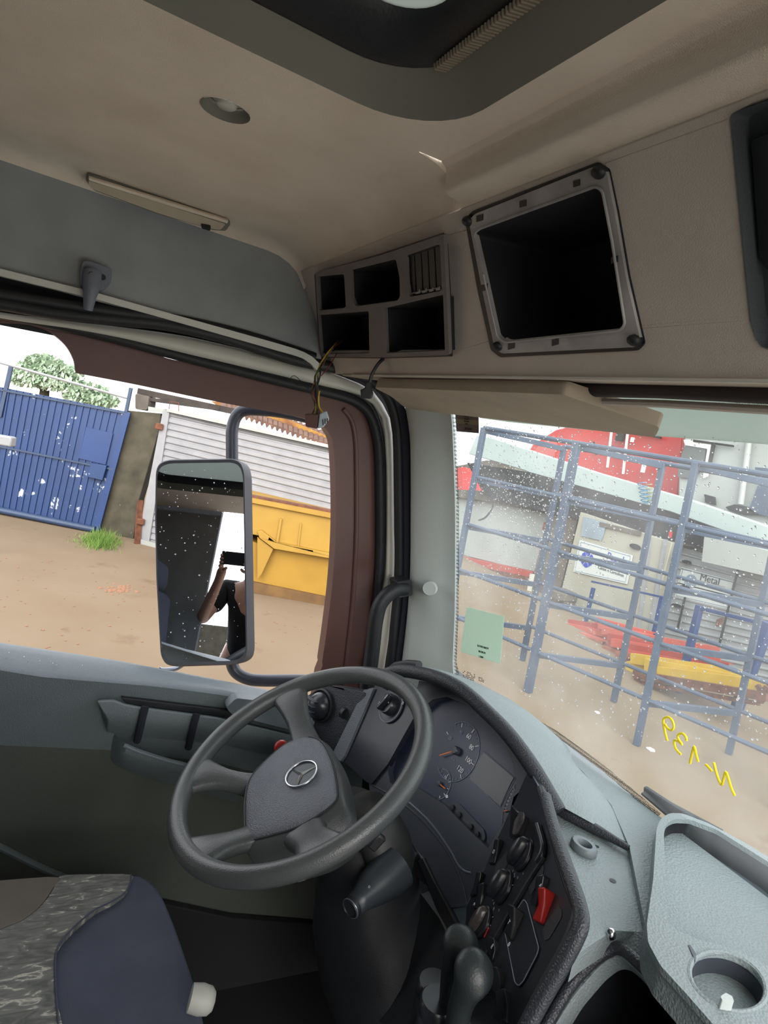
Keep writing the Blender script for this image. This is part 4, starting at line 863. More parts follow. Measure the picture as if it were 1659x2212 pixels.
# ================================================================== STEERING
WC = V(-.971, .465, -.549); th = .604
WN = Vector((0, -math.sin(th), math.cos(th))); WX = Vector((1, 0, 0)); WU = WN.cross(WX)
swl = thing('steering_wheel', WC, 'worn dark grey four-spoke steering wheel with three-pointed star emblem', 'steering wheel')
def wp(x, y, z=0): return WC + WX * x + WU * y + WN * z
RO = .235; rr = .0165
b = B(); add_tube(b, [wp((RO - rr) * math.cos(a), (RO - rr) * math.sin(a)) for a in [2 * math.pi * k / 96 for k in range(96)]], rr, 18, closed=True); bmesh.ops.remove_doubles(b, verts=b.verts, dist=1e-5); obj('rim', b, M_wheel, swl, angle=180)
PW = PL(list(WC - Vector(EYE)), list(WN))
def loc(px, z):
    p = U(*px, off(PW, z)); d = p - WC; return d.dot(WX), d.dot(WU)
# boss: pad outline traced, lying below the rim plane
PZ = -.028
pad_px = [(531, 1800), (529, 1730), (541, 1680), (575, 1640), (615, 1607), (650, 1592), (680, 1594), (700, 1610), (718, 1650), (727, 1700), (724, 1728), (690, 1757), (640, 1785), (580, 1803), (540, 1811)]
pad = [loc(p, PZ) for p in spl([(p[0], p[1], 0) for p in pad_px], 4, True) for p in [(p[0], p[1])]]
pcx = sum(p[0] for p in pad) / len(pad); pcy = sum(p[1] for p in pad) / len(pad)
0 and print('pad centre', pcx, pcy, min(p[0] for p in pad), max(p[0] for p in pad), min(p[1] for p in pad), max(p[1] for p in pad))
b = B(); rings = []
for s, z in ((1.0, -.02), (1.0, -.004), (.985, 0), (.93, .003), (.8, .007), (.5, .012), (.2, .014), (.02, .0145)):
    rings.append([wp(pcx + (x - pcx) * s, pcy + (y - pcy) * s, PZ + z) for x, y in pad])
add_loft(b, rings, True, True); obj('horn_pad', b, M_pad, swl, angle=80)
ptube('pad_groove', [wp(pcx + (x - pcx) * 1.008, pcy + (y - pcy) * 1.008, PZ - .002) for x, y in pad + pad[:1]], .0018, M_rubber, swl, 6)
# hub shell under the pad, tapering towards the column
b = B(); rings = []
hs = [(1.05, -.004), (1.10, -.012), (1.10, -.035), (1.0, -.065), (.84, -.095), (.6, -.12)]
for s, z in hs: rings.append([wp(pcx + (x - pcx) * s + .034 * min(1, -z / .05), pcy * (1 + z * 2) + (y - pcy) * s, PZ + z) for x, y in pad])
top_ = [wp(pcx + (x - pcx) * 1.0, pcy + (y - pcy) * 1.0, PZ - .003) for x, y in pad]
add_loft(b, [top_] + rings, True, True); obj('hub_shell', b, M_wheel, swl, angle=80)
# spokes: broad tapered arms from rim to hub
def spoke(ax_, root, w0, w1, t0=.012, t1=.020):
    """ax_: rim angle; root: hub point (x, y)"""
    a = math.radians(ax_); P0 = Vector(((RO - rr) * math.cos(a), (RO - rr) * math.sin(a), 0)); P1 = Vector((root[0], root[1], PZ - .018))
    d = (P1 - P0); side = Vector((-d.y, d.x, 0)).normalized(); b = B(); secs = []
    for k in range(9):
        s = k / 8; c = P0.lerp(P1, s); c.z = P0.z + (P1.z - P0.z) * (s * s * (3 - 2 * s)) 
        w = w0 * (1 - s) ** 2.2 + (w1 if s > .5 else w1) * (1 - (1 - s) ** 2.2); w = max(w * (.62 + .38 * abs(2 * s - 1) ** 1.5), .012); t = t0 + (t1 - t0) * s
        sec = [(w * math.copysign(abs(math.cos(q)) ** .6, math.cos(q)), t * math.copysign(abs(math.sin(q)) ** .8, math.sin(q))) for q in [2 * math.pi * j / 16 for j in range(16)]]
        secs.append([wp(c.x + side.x * u, c.y + side.y * u, c.z + v - t * .3) for u, v in sec])
    add_loft(b, secs); obj('spoke', b, M_wheel, swl, angle=80)

spoke(166, (-.055, .020), .042, .034, .012, .020)
spoke(231, (-.060, -.070), .050, .026, .012, .018)
spoke(285, (.045, -.085), .050, .030, .012, .018)
spoke(-12, (.075, -.050), .046, .046, .012, .020)
# emblem: ring and three tapering arms
em = thing('star_emblem', WC, '', 'x'); del em['label']; del em['category']; em.parent = swl; em.matrix_parent_inverse = swl.matrix_world.inverted()
EZ = PZ + .0165
ex, ey = loc((651, 1671), EZ); a0 = loc((642, 1695), EZ); ang0 = math.atan2(a0[1] - ey, a0[0] - ex)
ER = .0275
b = B(); add_tube(b, [wp(ex + ER * math.cos(a), ey + ER * math.sin(a), EZ) for a in [2 * math.pi * k / 48 for k in range(48)]], .0016, 8, closed=True); obj('emblem_ring', b, M_chrome, em, angle=180)
b = B(); add_lathe(b, wp(ex, ey, EZ), WN, [(.0285, -.003), (.0285, -.0016), (0, -.0015)], 36); obj('emblem_disc', b, M_dashmid, em, angle=50)
for k in range(3):
    a = ang0 + k * 2 * math.pi / 3; d1 = (math.cos(a), math.sin(a)); d2 = (-d1[1], d1[0]); b = B()
    tip = b.verts.new(wp(ex + d1[0] * ER, ey + d1[1] * ER, EZ)); top = b.verts.new(wp(ex, ey, EZ + .0022))
    hh = math.radians(60); l = b.verts.new(wp(ex + math.cos(a - hh) * .0042, ey + math.sin(a - hh) * .0042, EZ - .001)); r_ = b.verts.new(wp(ex + math.cos(a + hh) * .0042, ey + math.sin(a + hh) * .0042, EZ - .001))
    b.faces.new((top, l, tip)); b.faces.new((top, tip, r_)); b.faces.new((l, r_, tip)); obj('star_arm', b, M_chrome, em, smooth=False)

# column with shroud
col = thing('steering_column', V(-.95, .56, -1.0), 'dark steering column and shroud running down from the wheel', 'steering column')
b = B(); secs = []
for (x, y, t, rw, rd) in ((762, 1770, 1.125, .070, .060), (785, 1850, 1.12, .070, .070), (790, 1905, 1.13, .085, .08), (812, 1980, 1.15, .110, .10), (835, 2080, 1.17, .118, .11), (870, 2200, 1.20, .115, .11), (900, 2330, 1.25, .11, .11)):
    c = T(x, y, t); axx = Vector((.86, .30, 0)).normalized(); ayy = Vector((-.3, .8, .45)).normalized()
    secs.append([c + axx * rw * math.copysign(abs(math.cos(q)) ** .8, math.cos(q)) + ayy * rd * math.copysign(abs(math.sin(q)) ** .8, math.sin(q)) for q in [2 * math.pi * k / 28 for k in range(28)]])
add_loft(b, secs); obj('column_casing', b, M_black, col, angle=80)
M_shroud = mat('worn_shroud', (44, 44, 43), .5, c2=(34, 36, 38), scale=8, c3=(70, 62, 54), s3=12, t3=.62, w3=.15, bump=.1)
b = B(); secs = []
for (x, y, t, rw) in ((790, 1740, 1.08, .030), (812, 1775, 1.075, .035), (832, 1815, 1.07, .037), (844, 1860, 1.07, .036), (838, 1905, 1.08, .032)):
    c = T(x, y, t); axx = Vector((.86, .30, 0)).normalized(); ayy = Vector((-.3, .8, .3)).normalized()
    secs.append([c + axx * rw * math.cos(q) + ayy * rw * 1.2 * math.sin(q) for q in [2 * math.pi * k / 24 for k in range(24)]])
add_loft(b, secs); obj('column_shroud', b, M_shroud, col, angle=80)
b = B(); add_beam(b, T(800, 1832, 1.005), T(826, 1804, 1.005), .012, .016); obj('ignition_slot', b, M_black, col, bevel=.003)
stk = thing('indicator_stalk', T(845, 1885, 1.03), 'thick dark multi-function stalk with round end cap below the steering wheel', 'stalk')
sp_ = [T(858, 1872, 1.045), T(835, 1893, 1.03), T(805, 1918, 1.01), T(778, 1944, .99), T(762, 1958, .978)]
b = B(); add_tube(b, sp_, [.034, .033, .027, .0175, .0145], 24); obj('stalk_body', b, mat('stalk_plastic', (44, 50, 56), .38, c2=(52, 58, 64), scale=12), stk, angle=80)
dcap = (sp_[-1] - sp_[-2]).normalized(); b = B(); add_lathe(b, sp_[-1], dcap, [(.0150, -.002), (.0150, .004), (.0130, .007), (.0125, .005), (0, .0045)], 26); obj('end_cap', b, M_black, stk, angle=50)
ptube('cap_ring', [sp_[-1] + dcap * .005 + (dcap.orthogonal().normalized() * math.cos(a) + dcap.cross(dcap.orthogonal().normalized()) * math.sin(a)) * .0145 for a in [2 * math.pi * k / 30 for k in range(31)]], .0007, M_silver, stk, 6)
text('o', .007, M_markdim, T(797, 1915, .978), T(806, 1900, .98) - T(790, 1916, .975), T(790, 1900, .98) - T(797, 1912, .98), stk, 'symbol', .0003)
rk = thing('red_release_knob', T(607, 1612, 1.32), 'small red-topped knob seen behind the wheel beside the door', 'knob')
b = B(); kd = (T(600, 1600, 1.28) - T(612, 1622, 1.34)).normalized(); add_lathe(b, T(612, 1622, 1.33), kd, [(.016, 0), (.016, .018), (.013, .021)], 20); obj('knob_base', b, M_black, rk, angle=50)
b = B(); add_lathe(b, T(612, 1622, 1.33) + kd * .020, kd, [(.014, 0), (.014, .008), (.010, .012), (0, .013)], 20); obj('red_cap', b, M_red, rk, angle=50)

# two hand levers
def pxloft(name, secs, m, parent, yaw=(.82, .55, .1), dep=1.0, seg=24):
    """secs: (px, py, half width in px, distance)"""
    b = B(); L = []
    for x, y, hw, t in secs:
        c = T(x, y, t); r = hw / F * t; ax_ = Vector(yaw).normalized(); ay = Vector((-.5, .75, .35)).normalized(); ay = (ay - ax_ * ay.dot(ax_)).normalized()
        L.append([c + ax_ * r * math.cos(q) + ay * r * dep * math.sin(q) for q in [2 * math.pi * k / seg for k in range(seg)]])
    add_loft(b, L); return obj(name, b, m, parent, angle=80, sub=1)
M_lev = mat('lever_rubber', (44, 50, 52), .42, c2=(38, 44, 46), scale=10, bump=.1)
lv1 = thing('hand_lever', T(985, 2100, .86), 'black flat-topped hand lever at the dash centre, the rear of the two', 'lever')
pxloft('grip', [(990, 2015, 8, .83), (991, 2017, 24, .83), (993, 2026, 36, .83), (996, 2040, 40, .83), (996, 2054, 38, .83), (990, 2068, 33, .83), (982, 2082, 29, .84), (978, 2110, 26, .84), (974, 2150, 25, .85), (972, 2215, 25, .87), (972, 2300, 25, .9)], M_lev, lv1)
lv2 = thing('hand_lever', T(1000, 2150, .78), 'black rounded pear-shaped hand lever nearest the camera, in front of the other lever', 'lever')
pxloft('grip', [(1022, 2062, 6, .76), (1021, 2064, 18, .76), (1021, 2072, 30, .76), (1022, 2085, 41, .76), (1024, 2100, 44, .76), (1023, 2116, 42, .76), (1014, 2132, 35, .76), (1004, 2148, 30, .765), (996, 2170, 27, .77), (989, 2200, 26, .78), (980, 2260, 25, .80), (970, 2330, 25, .83)], M_lev, lv2)
lb = thing('lever_socket', T(925, 2160, .9), 'black ringed cylinder socket beside the hand levers', 'lever base')
for nm, x, y, t, r, h in (('socket', 934, 2150, .90, .022, .05), ('socket_front', 944, 2190, .86, .024, .05)):
    b = B(); c = T(x, y, t); add_lathe(b, c, (.05, -.1, 1), [(r * 1.05, -h * 2), (r * 1.05, -.002), (r * .98, 0), (r * .98, .006), (r * 1.08, .007), (r * 1.08, .019), (r * .95, .023), (0, .0232)], 28); obj(nm, b, M_blackgloss, lb, angle=50)

# ================================================================== SEAT
seat = thing('driver_seat', V(-.97, 0, -1.0), 'driver seat with patterned grey centre and dark blue side cloth', 'seat')
mp_ = bpy.data.materials.new('patterned_seat_cloth'); mp_.use_nodes = True; n = mp_.node_tree; p_ = n.nodes['Principled BSDF']; p_.inputs['Roughness'].default_value = .95
tcn = n.nodes.new('ShaderNodeTexCoord'); mpg = n.nodes.new('ShaderNodeMapping'); mpg.inputs['Rotation'].default_value = (0, 0, .35); mpg.inputs['Scale'].default_value = (72, 22, 30)
n.links.new(tcn.outputs['Object'], mpg.inputs[0])
t1 = n.nodes.new('ShaderNodeTexNoise'); t1.inputs['Scale'].default_value = 1; t1.inputs['Detail'].default_value = 5; t1.inputs['Distortion'].default_value = 1.6; n.links.new(mpg.outputs[0], t1.inputs['Vector'])
r1 = n.nodes.new('ShaderNodeValToRGB'); e = r1.color_ramp.elements; e[0].position = .36; e[0].color = lin((94, 96, 94)) + (1,); e[1].position = .60; e[1].color = lin((126, 126, 122)) + (1,)
e3 = r1.color_ramp.elements.new(.645); e3.color = lin((200, 196, 182)) + (1,); e4 = r1.color_ramp.elements.new(.70); e4.color = lin((124, 124, 120)) + (1,)
n.links.new(t1.outputs['Fac'], r1.inputs[0]); n.links.new(r1.outputs[0], p_.inputs['Base Color'])
# cushion built as a padded block with the plan outline of the real one
CZ = -.86
S_ = ZP(CZ)
cush = [(-420, 1925), (-200, 1908), (0, 1898), (130, 1890), (284, 1886), (310, 1890), (334, 1906), (352, 1930), (376, 1985), (398, 2045), (420, 2110), (437, 2170), (452, 2240), (468, 2330), (300, 2420), (0, 2480), (-300, 2400)]
cl = [U(x, y, S_) for x, y in [(q[0], q[1]) for q in spl([(p[0], p[1], 0) for p in cush], 3, True)]]
cc = sum(cl, Vector()) / len(cl); b = B(); rings = []
for s, dz in ((.97, -.14), (1.0, -.12), (1.0, -.028), (.994, -.012), (.975, -.003), (.93, .0), (.7, -.004), (.4, -.008), (.05, -.01)):
    rings.append([cc + (p - cc) * s + Vector((0, 0, dz)) for p in cl])
add_loft(b, rings); obj('cushion', b, M_seatblue, seat, angle=80)
pat = [(283, 1889), (282, 1905), (270, 1928), (240, 1948), (205, 1965), (168, 1995), (135, 2030), (121, 2060), (119, 2110), (122, 2160), (130, 2260), (0, 2400), (-300, 2350), (-200, 2100), (0, 2008), (48, 1988), (90, 1955), (116, 1918), (130, 1892), (205, 1888)]
plate('seat_centre', [(q[0], q[1]) for q in spl([(p[0], p[1], 0) for p in pat], 3, True)], ZP(CZ + .0035), .012, mp_, seat, bevel=.003, seg=3)
sd = [(128, 1893), (114, 1918), (88, 1955), (46, 1988), (-2, 2007), (-200, 2098), (-420, 2100), (-400, 1930), (0, 1900)]
plate('seat_side', [(q[0], q[1]) for q in spl([(p[0], p[1], 0) for p in sd], 3, True)], ZP(CZ + .004), .012, M_seatside, seat, bevel=.003, seg=3)
ptube('seam', [Vector(p) for p in spl(UU([(283, 1889), (282, 1905), (270, 1928), (240, 1948), (205, 1965), (168, 1995), (135, 2030), (121, 2060), (119, 2110), (122, 2160), (130, 2260)], ZP(CZ + .0045)), 4)], .0016, M_seatblue, seat, 6)
b = B(); add_lathe(b, T(441, 2160, .95), (.3, .9, -.1), [(.018, -.02), (.020, -.005), (.018, .008), (.012, .014), (0, .016)], 24); o = obj('adjuster_knob', b, mat('pale_knob', (176, 176, 168), .5), seat, angle=60)
# backrest and base (seen in the mirror)
def rbox(name, c, sx, sy, sz, m, parent, bv=.03, rx=0):
    b = B(); add_box(b, c, sx, sy, sz, (Vector((1, 0, 0)), Vector((0, math.cos(rx), math.sin(rx))), Vector((0, -math.sin(rx), math.cos(rx))))); return obj(name, b, m, parent, bevel=bv, seg=4)
rbox('backrest', V(-.96, -.36, -.50), .46, .13, .62, M_seatblue, seat, .05, .12)
rbox('backrest_centre', V(-.96, -.305, -.48), .24, .05, .54, mp_, seat, .02, .12)
rbox('headrest', V(-.96, -.40, -.10), .28, .11, .16, M_seatblue, seat, .04, .12)
rbox('seat_base', V(-.96, -.10, -1.18), .40, .42, .36, M_black, seat, .02)

plate('kick_panel', [(340, 1950), (500, 1984), (700, 2000), (860, 2020), (860, 2420), (250, 2420)], XP(-1.365), .02, mat('black_kick_panel', (20, 22, 22), .85, bump=.1), door, bevel=.003)
# floor, back wall, passenger-side sill
b = B(); add_box(b, V(-.45, 0, -1.375), 1.96, 2.1, .03); struct(obj('floor', b, mat('black_floor_mat', (16, 17, 18), .9, bump=.2)))
b = B(); add_box(b, V(-.45, -1.02, -.45), 1.96, .03, 1.85); struct(obj('wall_back', b, M_wallgrey))
b = B(); add_box(b, V(-.45, -.80, -.95), 1.9, .38, .5); o = obj('bunk_shelf', b, M_seatblue, bevel=.03, seg=4); tag(o, 'dark upholstered bunk along the back wall of the cab, seen in the mirror', 'bunk')
b = B(); add_box(b, V(-1.445, -.62, -.1), .03, .80, 1.0); add_box(b, V(-1.445, 0, -1.2), .02, 2.1, .6); struct(obj('wall_left_rear', b, M_wallgrey))

# ================================================================== DOOR MIRROR
mr_ = ray(500, 1200); MT = 1.75; MN = -mr_ / np.linalg.norm(mr_)
MPl = PL(list(-MN * MT), list(MN))
gm = [(340, 1024), (347, 1008), (366, 1001), (504, 999), (519, 1008), (525, 1030), (531, 1400), (526, 1417), (508, 1427), (380, 1431), (360, 1426), (350, 1408), (341, 1250), (338, 1120)]
gmr = rnd(gm, 12)
dmr = thing('door_mirror', U(430, 1210, MPl), 'large rectangular door mirror outside the driver window, dotted with rain', 'mirror')
mm = bpy.data.materials.new('mirror_glass'); mm.use_nodes = True; p_ = mm.node_tree.nodes['Principled BSDF']; p_.inputs['Base Color'].default_value = (.62, .66, .72, 1); p_.inputs['Metallic'].default_value = 1; p_.inputs['Roughness'].default_value = .01
b = B(); b.faces.new([b.verts.new(p) for p in UU(gmr, off(MPl, .001))]); obj('mirror_glass', b, mm, dmr, smooth=False)
g0 = UU(gmr, off(MPl, 0)); gc = sum(g0, Vector()) / len(g0); mn = N(MPl); sy = Vector((0, 1, 0)); sy = (sy - mn * sy.dot(mn)).normalized()
b = B(); rings = [[p + mn * .001 for p in g0], [gc + (p - gc) * 1.03 + mn * .003 for p in g0], [gc + (p - gc) * 1.045 - mn * .006 for p in g0],
                  [gc + (p - gc) * 1.05 - mn * .05 + sy * .018 for p in g0], [gc + (p - gc) * 1.0 - mn * .085 + sy * .022 for p in g0], [gc + (p - gc) * .7 - mn * .11 + sy * .02 for p in g0], [gc + (p - gc) * .1 - mn * .118 + sy * .02 for p in g0]]
add_loft(b, rings, True, False); obj('housing', b, M_housing, dmr, angle=50)
tt = 1.80
ptube('upper_arm', [Vector(p) for p in spl([T(502, 1040, tt), T(501, 960, tt), T(502, 925, tt), T(510, 900, tt), T(526, 887, tt), T(555, 885, tt), T(620, 892, tt), T(720, 915, tt)], 6)], .0165, M_darkarm, dmr, 16)
ptube('lower_arm', [Vector(p) for p in spl([T(500, 1400, tt), T(500, 1430, tt), T(510, 1452, tt), T(535, 1466, tt), T(570, 1470, tt), T(660, 1470, tt), T(760, 1476, tt)], 6)], .0165, M_darkarm, dmr, 16)
ptube('small_bracket', [Vector(p) for p in spl([T(400, 1432, 1.77), T(380, 1444, 1.77), T(352, 1447, 1.77), T(344, 1444, 1.77)], 4)], .006, M_silver, dmr, 8)
def dens2():
    x = random.uniform(345, 522); y = random.uniform(1015, 1420); return x, y, random.random() < (1 if y < 1200 else .5)
drops('mirror_raindrops', 150, dens2, off(MPl, .002), .0008, .0026, 'scattered raindrops beading on the door mirror glass', -.0006)
drops('sill_raindrops', 60, lambda: (random.uniform(0, 560), 0, True) and (lambda x: (x, 1395 + x * .17 + random.uniform(10, 36), True))(random.uniform(0, 540)), XP(-1.385), .0008, .0022, 'raindrops lying on the driver door ledge', -.001)

# wiper
wpr = thing('wiper', U(1440, 1730, WS), 'black windscreen wiper resting at the foot of the screen', 'wiper')
b = B(); add_beam(b, U(1393, 1705, off(WS, -.02)), U(1500, 1775, off(WS, -.02)), .012, .008, WS[1]); obj('wiper_blade', b, M_rubber, wpr, bevel=.002)
b = B(); add_beam(b, U(1391, 1712, off(WS, -.012)), U(1450, 1762, off(WS, -.012)), .004, .012, WS[1]); obj('rubber_strip', b, M_black, wpr)
b = B(); add_beam(b, U(1415, 1722, off(WS, -.035)), U(1560, 1800, off(WS, -.035)), .010, .008, WS[1]); obj('wiper_arm', b, M_black, wpr, bevel=.002)
b = B(); add_ball(b, U(1461, 1746, off(WS, -.04)), .003, sub=1); obj('rivet', b, M_chrome, wpr)
# ================================================================== THE YARD
GZ = ZP(-2.5)
def G(x, y): return U(x, y, GZ)
def VPL(a, c):
    A2, C2 = G(*a), G(*c); d = C2 - A2; nn = Vector((-d.y, d.x, 0)).normalized(); p = A2 - Vector(EYE)
    if nn.dot(p) > 0: nn = -nn
    return (np.array(list(p)), np.array(list(nn)))
def down(p, z=0): q = Vector(p); q.z = z; return q
_mat = mat
def mat(name, c, *a, **k):          # scales yard colours darker, so outdoor light balances with the cab's
    q = k.pop('q', .56)
    f = lambda c_: tuple(255 * (1.055 * (x * q) ** (1 / 2.4) - .055 if x * q > .0031 else x * q * 12.92) for x in lin(c_))
    for n_ in ('c2', 'c3'):
        if k.get(n_) is not None: k[n_] = f(k[n_])
    return _mat(name, f(c), *a, **k)
M_dirt = mat('dry_packed_earth', (172, 152, 128), .95, c2=(158, 136, 112), scale=.8, contrast=.6, bump=.3, bscale=6, detail=10, c3=(142, 116, 92), s3=1.5, t3=.60, w3=.15, spec=.1)
b = B(); 
add_box(b, Vector((-8, 12, -.05)), 110, 90, .1); struct(obj('ground', b, M_dirt))
b = B(); add_box(b, Vector((9.5, 2, .01)), 17, 40, .04); struct(obj('ground_bounce_slab', b, mat('bounce_slab_white', (226, 220, 208), .9, c2=(210, 204, 192), scale=1, q=1)))  # unseen pale slab, added to bounce sunlight up into the cab
# damp dark concrete apron near the containers
M_rust = mat('rusty_steel', (150, 92, 62), .8, c2=(98, 62, 48), scale=12, contrast=.4)
M_rustlite = mat('weathered_orange_paint', (198, 112, 70), .7, c2=(150, 84, 56), scale=10)
M_galv = mat('white_corrugated_sheet', (182, 182, 186), .45, c2=(166, 166, 170), scale=5, c3=(170, 160, 150), s3=9, t3=.68, w3=.1)
M_blue = mat('chipped_blue_paint', (36, 74, 138), .5, c2=(30, 64, 122), scale=2, contrast=.5)
M_bluegate = mat('flaking_blue_gate_paint', (38, 76, 134), .5, c2=(32, 64, 116), scale=1.5, c3=(214, 222, 232), s3=3.6, t3=.60, w3=.02)
M_bluedk = mat('dark_blue_rail_paint', (62, 84, 120), .5, c2=(52, 72, 104), scale=6)
M_moss = mat('mossy_concrete', (108, 100, 84), .95, c2=(70, 68, 54), scale=4, contrast=.5, bump=.6, bscale=20, c3=(150, 150, 134), s3=6, t3=.66)
M_conc = mat('stained_concrete', (140, 130, 120), .9, c2=(100, 92, 84), scale=3, contrast=.5, bump=.3, bscale=20)
M_skip = mat('worn_yellow_paint', (206, 162, 60), .55, c2=(190, 146, 50), scale=2.5, c3=(150, 94, 48), s3=5, t3=.66, w3=.06)
M_rack = mat('grey_blue_rack_paint', (84, 100, 124), .5, c2=(74, 88, 110), scale=8)
M_whitebox = mat('aged_white_panel', (200, 204, 200), .5, c2=(186, 188, 182), scale=1.2, c3=(176, 164, 146), s3=2.2, t3=.68, w3=.1)
M_cream2 = mat('cream_container_paint', (204, 200, 184), .5, c2=(190, 184, 166), scale=1.5, c3=(170, 150, 124), s3=3, t3=.68, w3=.08)
M_redcab = mat('red_cab_paint', (226, 60, 52), .4, c2=(212, 52, 46), scale=1)
M_dark = mat('dark_machinery', (52, 52, 54), .8, c2=(30, 30, 32), scale=6)
M_orange2 = mat('orange_beam_paint', (236, 84, 52), .5, c2=(222, 96, 70), scale=5, c3=(240, 150, 130), s3=4, t3=.6, w3=.1)
M_yel2 = mat('yellow_beam_paint', (250, 208, 60), .5, c2=(232, 186, 46), scale=5)
M_tile = mat('clay_roof_tile', (150, 110, 90), .9, c2=(104, 78, 66), scale=6, contrast=.5)

# --- blue gate
GP = VPL((0, 1110), (205, 1150))
gate = thing('yard_gate', G(100, 1130), 'blue sheet-metal yard gate with flaking paint and a lock box', 'gate')
leaf = [(-160, 806), (0, 836), (276, 890), (212, 1143), (205, 1148), (0, 1108), (-160, 1080)]
plate('gate_sheet', leaf, GP, .05, M_bluegate, gate)
b = B()
for k in range(30):
    xt = 268 - k * 14.6; yt = 888 - (276 - xt) * .196 + 2; xb = 206 - k * 13.6; yb = 1144 - (206 - xb) * .18
    add_beam(b, U(xt, yt, off(GP, .012)), U(xb, yb, off(GP, .012)), .022, .02, GP[1])
obj('sheet_ribs', b, M_blue, gate)
for y0, y1, nm, m in ((842, 893, 'top_rail', M_bluedk), (962, 1014, 'middle_rail', M_bluedk)):
    b = B(); add_beam(b, U(-160, y0 - 30, off(GP, .03)), U(274 if nm[0] == 't' else 245, y1, off(GP, .03)), .03, .03, GP[1]); obj(nm, b, m, gate)
b = B(); add_tube(b, [U(-160, 1072, off(GP, .06)), U(0, 1102, off(GP, .06)), U(205, 1144, off(GP, .06))], .055, 12); obj('bottom_tube', b, M_bluedk, gate)
b = B(); add_beam(b, U(276, 890, off(GP, .02)), U(208, 1146, off(GP, .02)), .10, .05, GP[1]); obj('end_post', b, M_blue, gate)
b = B(); add_beam(b, U(24, 792, off(GP, .02)), U(0, 900, off(GP, .02)), .06, .05, GP[1]); obj('upper_post', b, M_bluedk, gate); b = B(); add_beam(b, U(283, 838, off(GP, .02)), U(272, 892, off(GP, .02)), .05, .05, GP[1]); obj('upper_post', b, M_bluedk, gate)
b = B(); add_tube(b, [U(-160, 752, off(GP, .02)), U(0, 783, off(GP, .02)), U(276, 860, off(GP, .02))], .022, 8); add_tube(b, [U(26, 792, off(GP, .02)), U(200, 838, off(GP, .02))], .012, 8); obj('guard_rail', b, M_galv, gate)
plate('lock_box', [(196, 1000), (230, 1006), (221, 1038), (188, 1030)], off(GP, .10), .10, M_bluegate, gate, bevel=.006)
plate('patch_panel', [(186, 922), (244, 936), (228, 1004), (170, 990)], off(GP, .035), .01, M_blue, gate, bevel=.002)
# --- wall stub and tree
wallp = [(268, 886), (347, 893), (345, 925), (300, 1080), (287, 1174), (210, 1156), (232, 1040)]
o = plate('concrete_pier', wallp, off(GP, -.08), .35, M_moss, bevel=.01); tag(o, 'mossy dark concrete pier between the blue gate and the white container', 'wall')
plate('mortar_edge', [(268, 892), (276, 892), (226, 1100), (214, 1150), (206, 1148), (222, 1070)], off(GP, -.075), .03, M_conc, o)
tree = thing('tree', G(110, 1010), 'leafy green tree rising above the blue gate', 'tree')
M_leaf = mat('hazed_eucalyptus_leaf', (182, 200, 176), .8, c2=(140, 166, 136), scale=1.4, contrast=.5, q=.9)  # leaf green paled, putting distance haze into its colour
b = B(); td = 26
def crown(cx, cy, rx, ry, n):
    for _ in range(n):
        a, q = random.uniform(0, 2 * math.pi), random.random() ** .5
        x, y = cx + rx * q * math.cos(a), cy + ry * q * math.sin(a); c = T(x, y, td + random.uniform(-1, 1)); s = random.uniform(.06, .16)
        d1 = Vector((random.gauss(0, 1), random.gauss(0, 1), random.gauss(0, 1))).normalized(); d2 = d1.orthogonal().normalized()
        b.faces.new([b.verts.new(c + v) for v in (d1 * s, d2 * s * .55, -d1 * s, -d2 * s * .55)])
crown(88, 800, 52, 34, 3000); crown(120, 815, 60, 28, 1800); crown(185, 850, 50, 22, 1600); crown(60, 815, 40, 20, 1000); crown(225, 866, 30, 14, 500)
obj('foliage', b, M_leaf, tree, smooth=False)
b = B(); add_tube(b, [down(T(100, 850, td)), T(98, 830, td), T(88, 795, td)], [.25, .16, .06], 8); add_tube(b, [T(100, 840, td), T(140, 830, td), T(190, 850, td)], [.1, .07, .03], 6); obj('trunk', b, M_moss, tree)
# barrier arm at the left edge
ba = thing('barrier_arm', G(-40, 1130), 'white-grey metal beam end poking in at the left edge in front of the gate', 'barrier')
b = B(); add_beam(b, T(-120, 930, 8.5), T(30, 955, 8.5), .13, .13); obj('beam', b, M_galv, ba, bevel=.02)
b = B(); add_beam(b, T(-6, 965, 8.5), down(T(-6, 965, 8.5)), .07, .07, (1, 0, 0)); obj('post', b, M_rust, ba)
# grass
b = B()
for _ in range(900):
    x = random.gauss(212, 26); y = 1172 + (x - 200) * .1 + random.gauss(0, 7)
    if x < 138 or x > 268: continue
    p = G(x, y); h = random.uniform(.06, .26) * math.exp(-((x - 222) / 40) ** 2) + .03; d = Vector((random.gauss(0, .4), random.gauss(0, .4), 1)).normalized() * h; s = Vector((random.uniform(-1, 1), random.uniform(-1, 1), 0)).normalized() * .006
    b.faces.new([b.verts.new(p - s), b.verts.new(p + s), b.verts.new(p + d)])
o = obj('grass_tuft', b, mat('fresh_grass', (150, 186, 84), .8, c2=(110, 150, 60), scale=3), smooth=False); tag(o, 'bright green grass growing at the foot of the concrete pier', 'grass', kind='stuff')

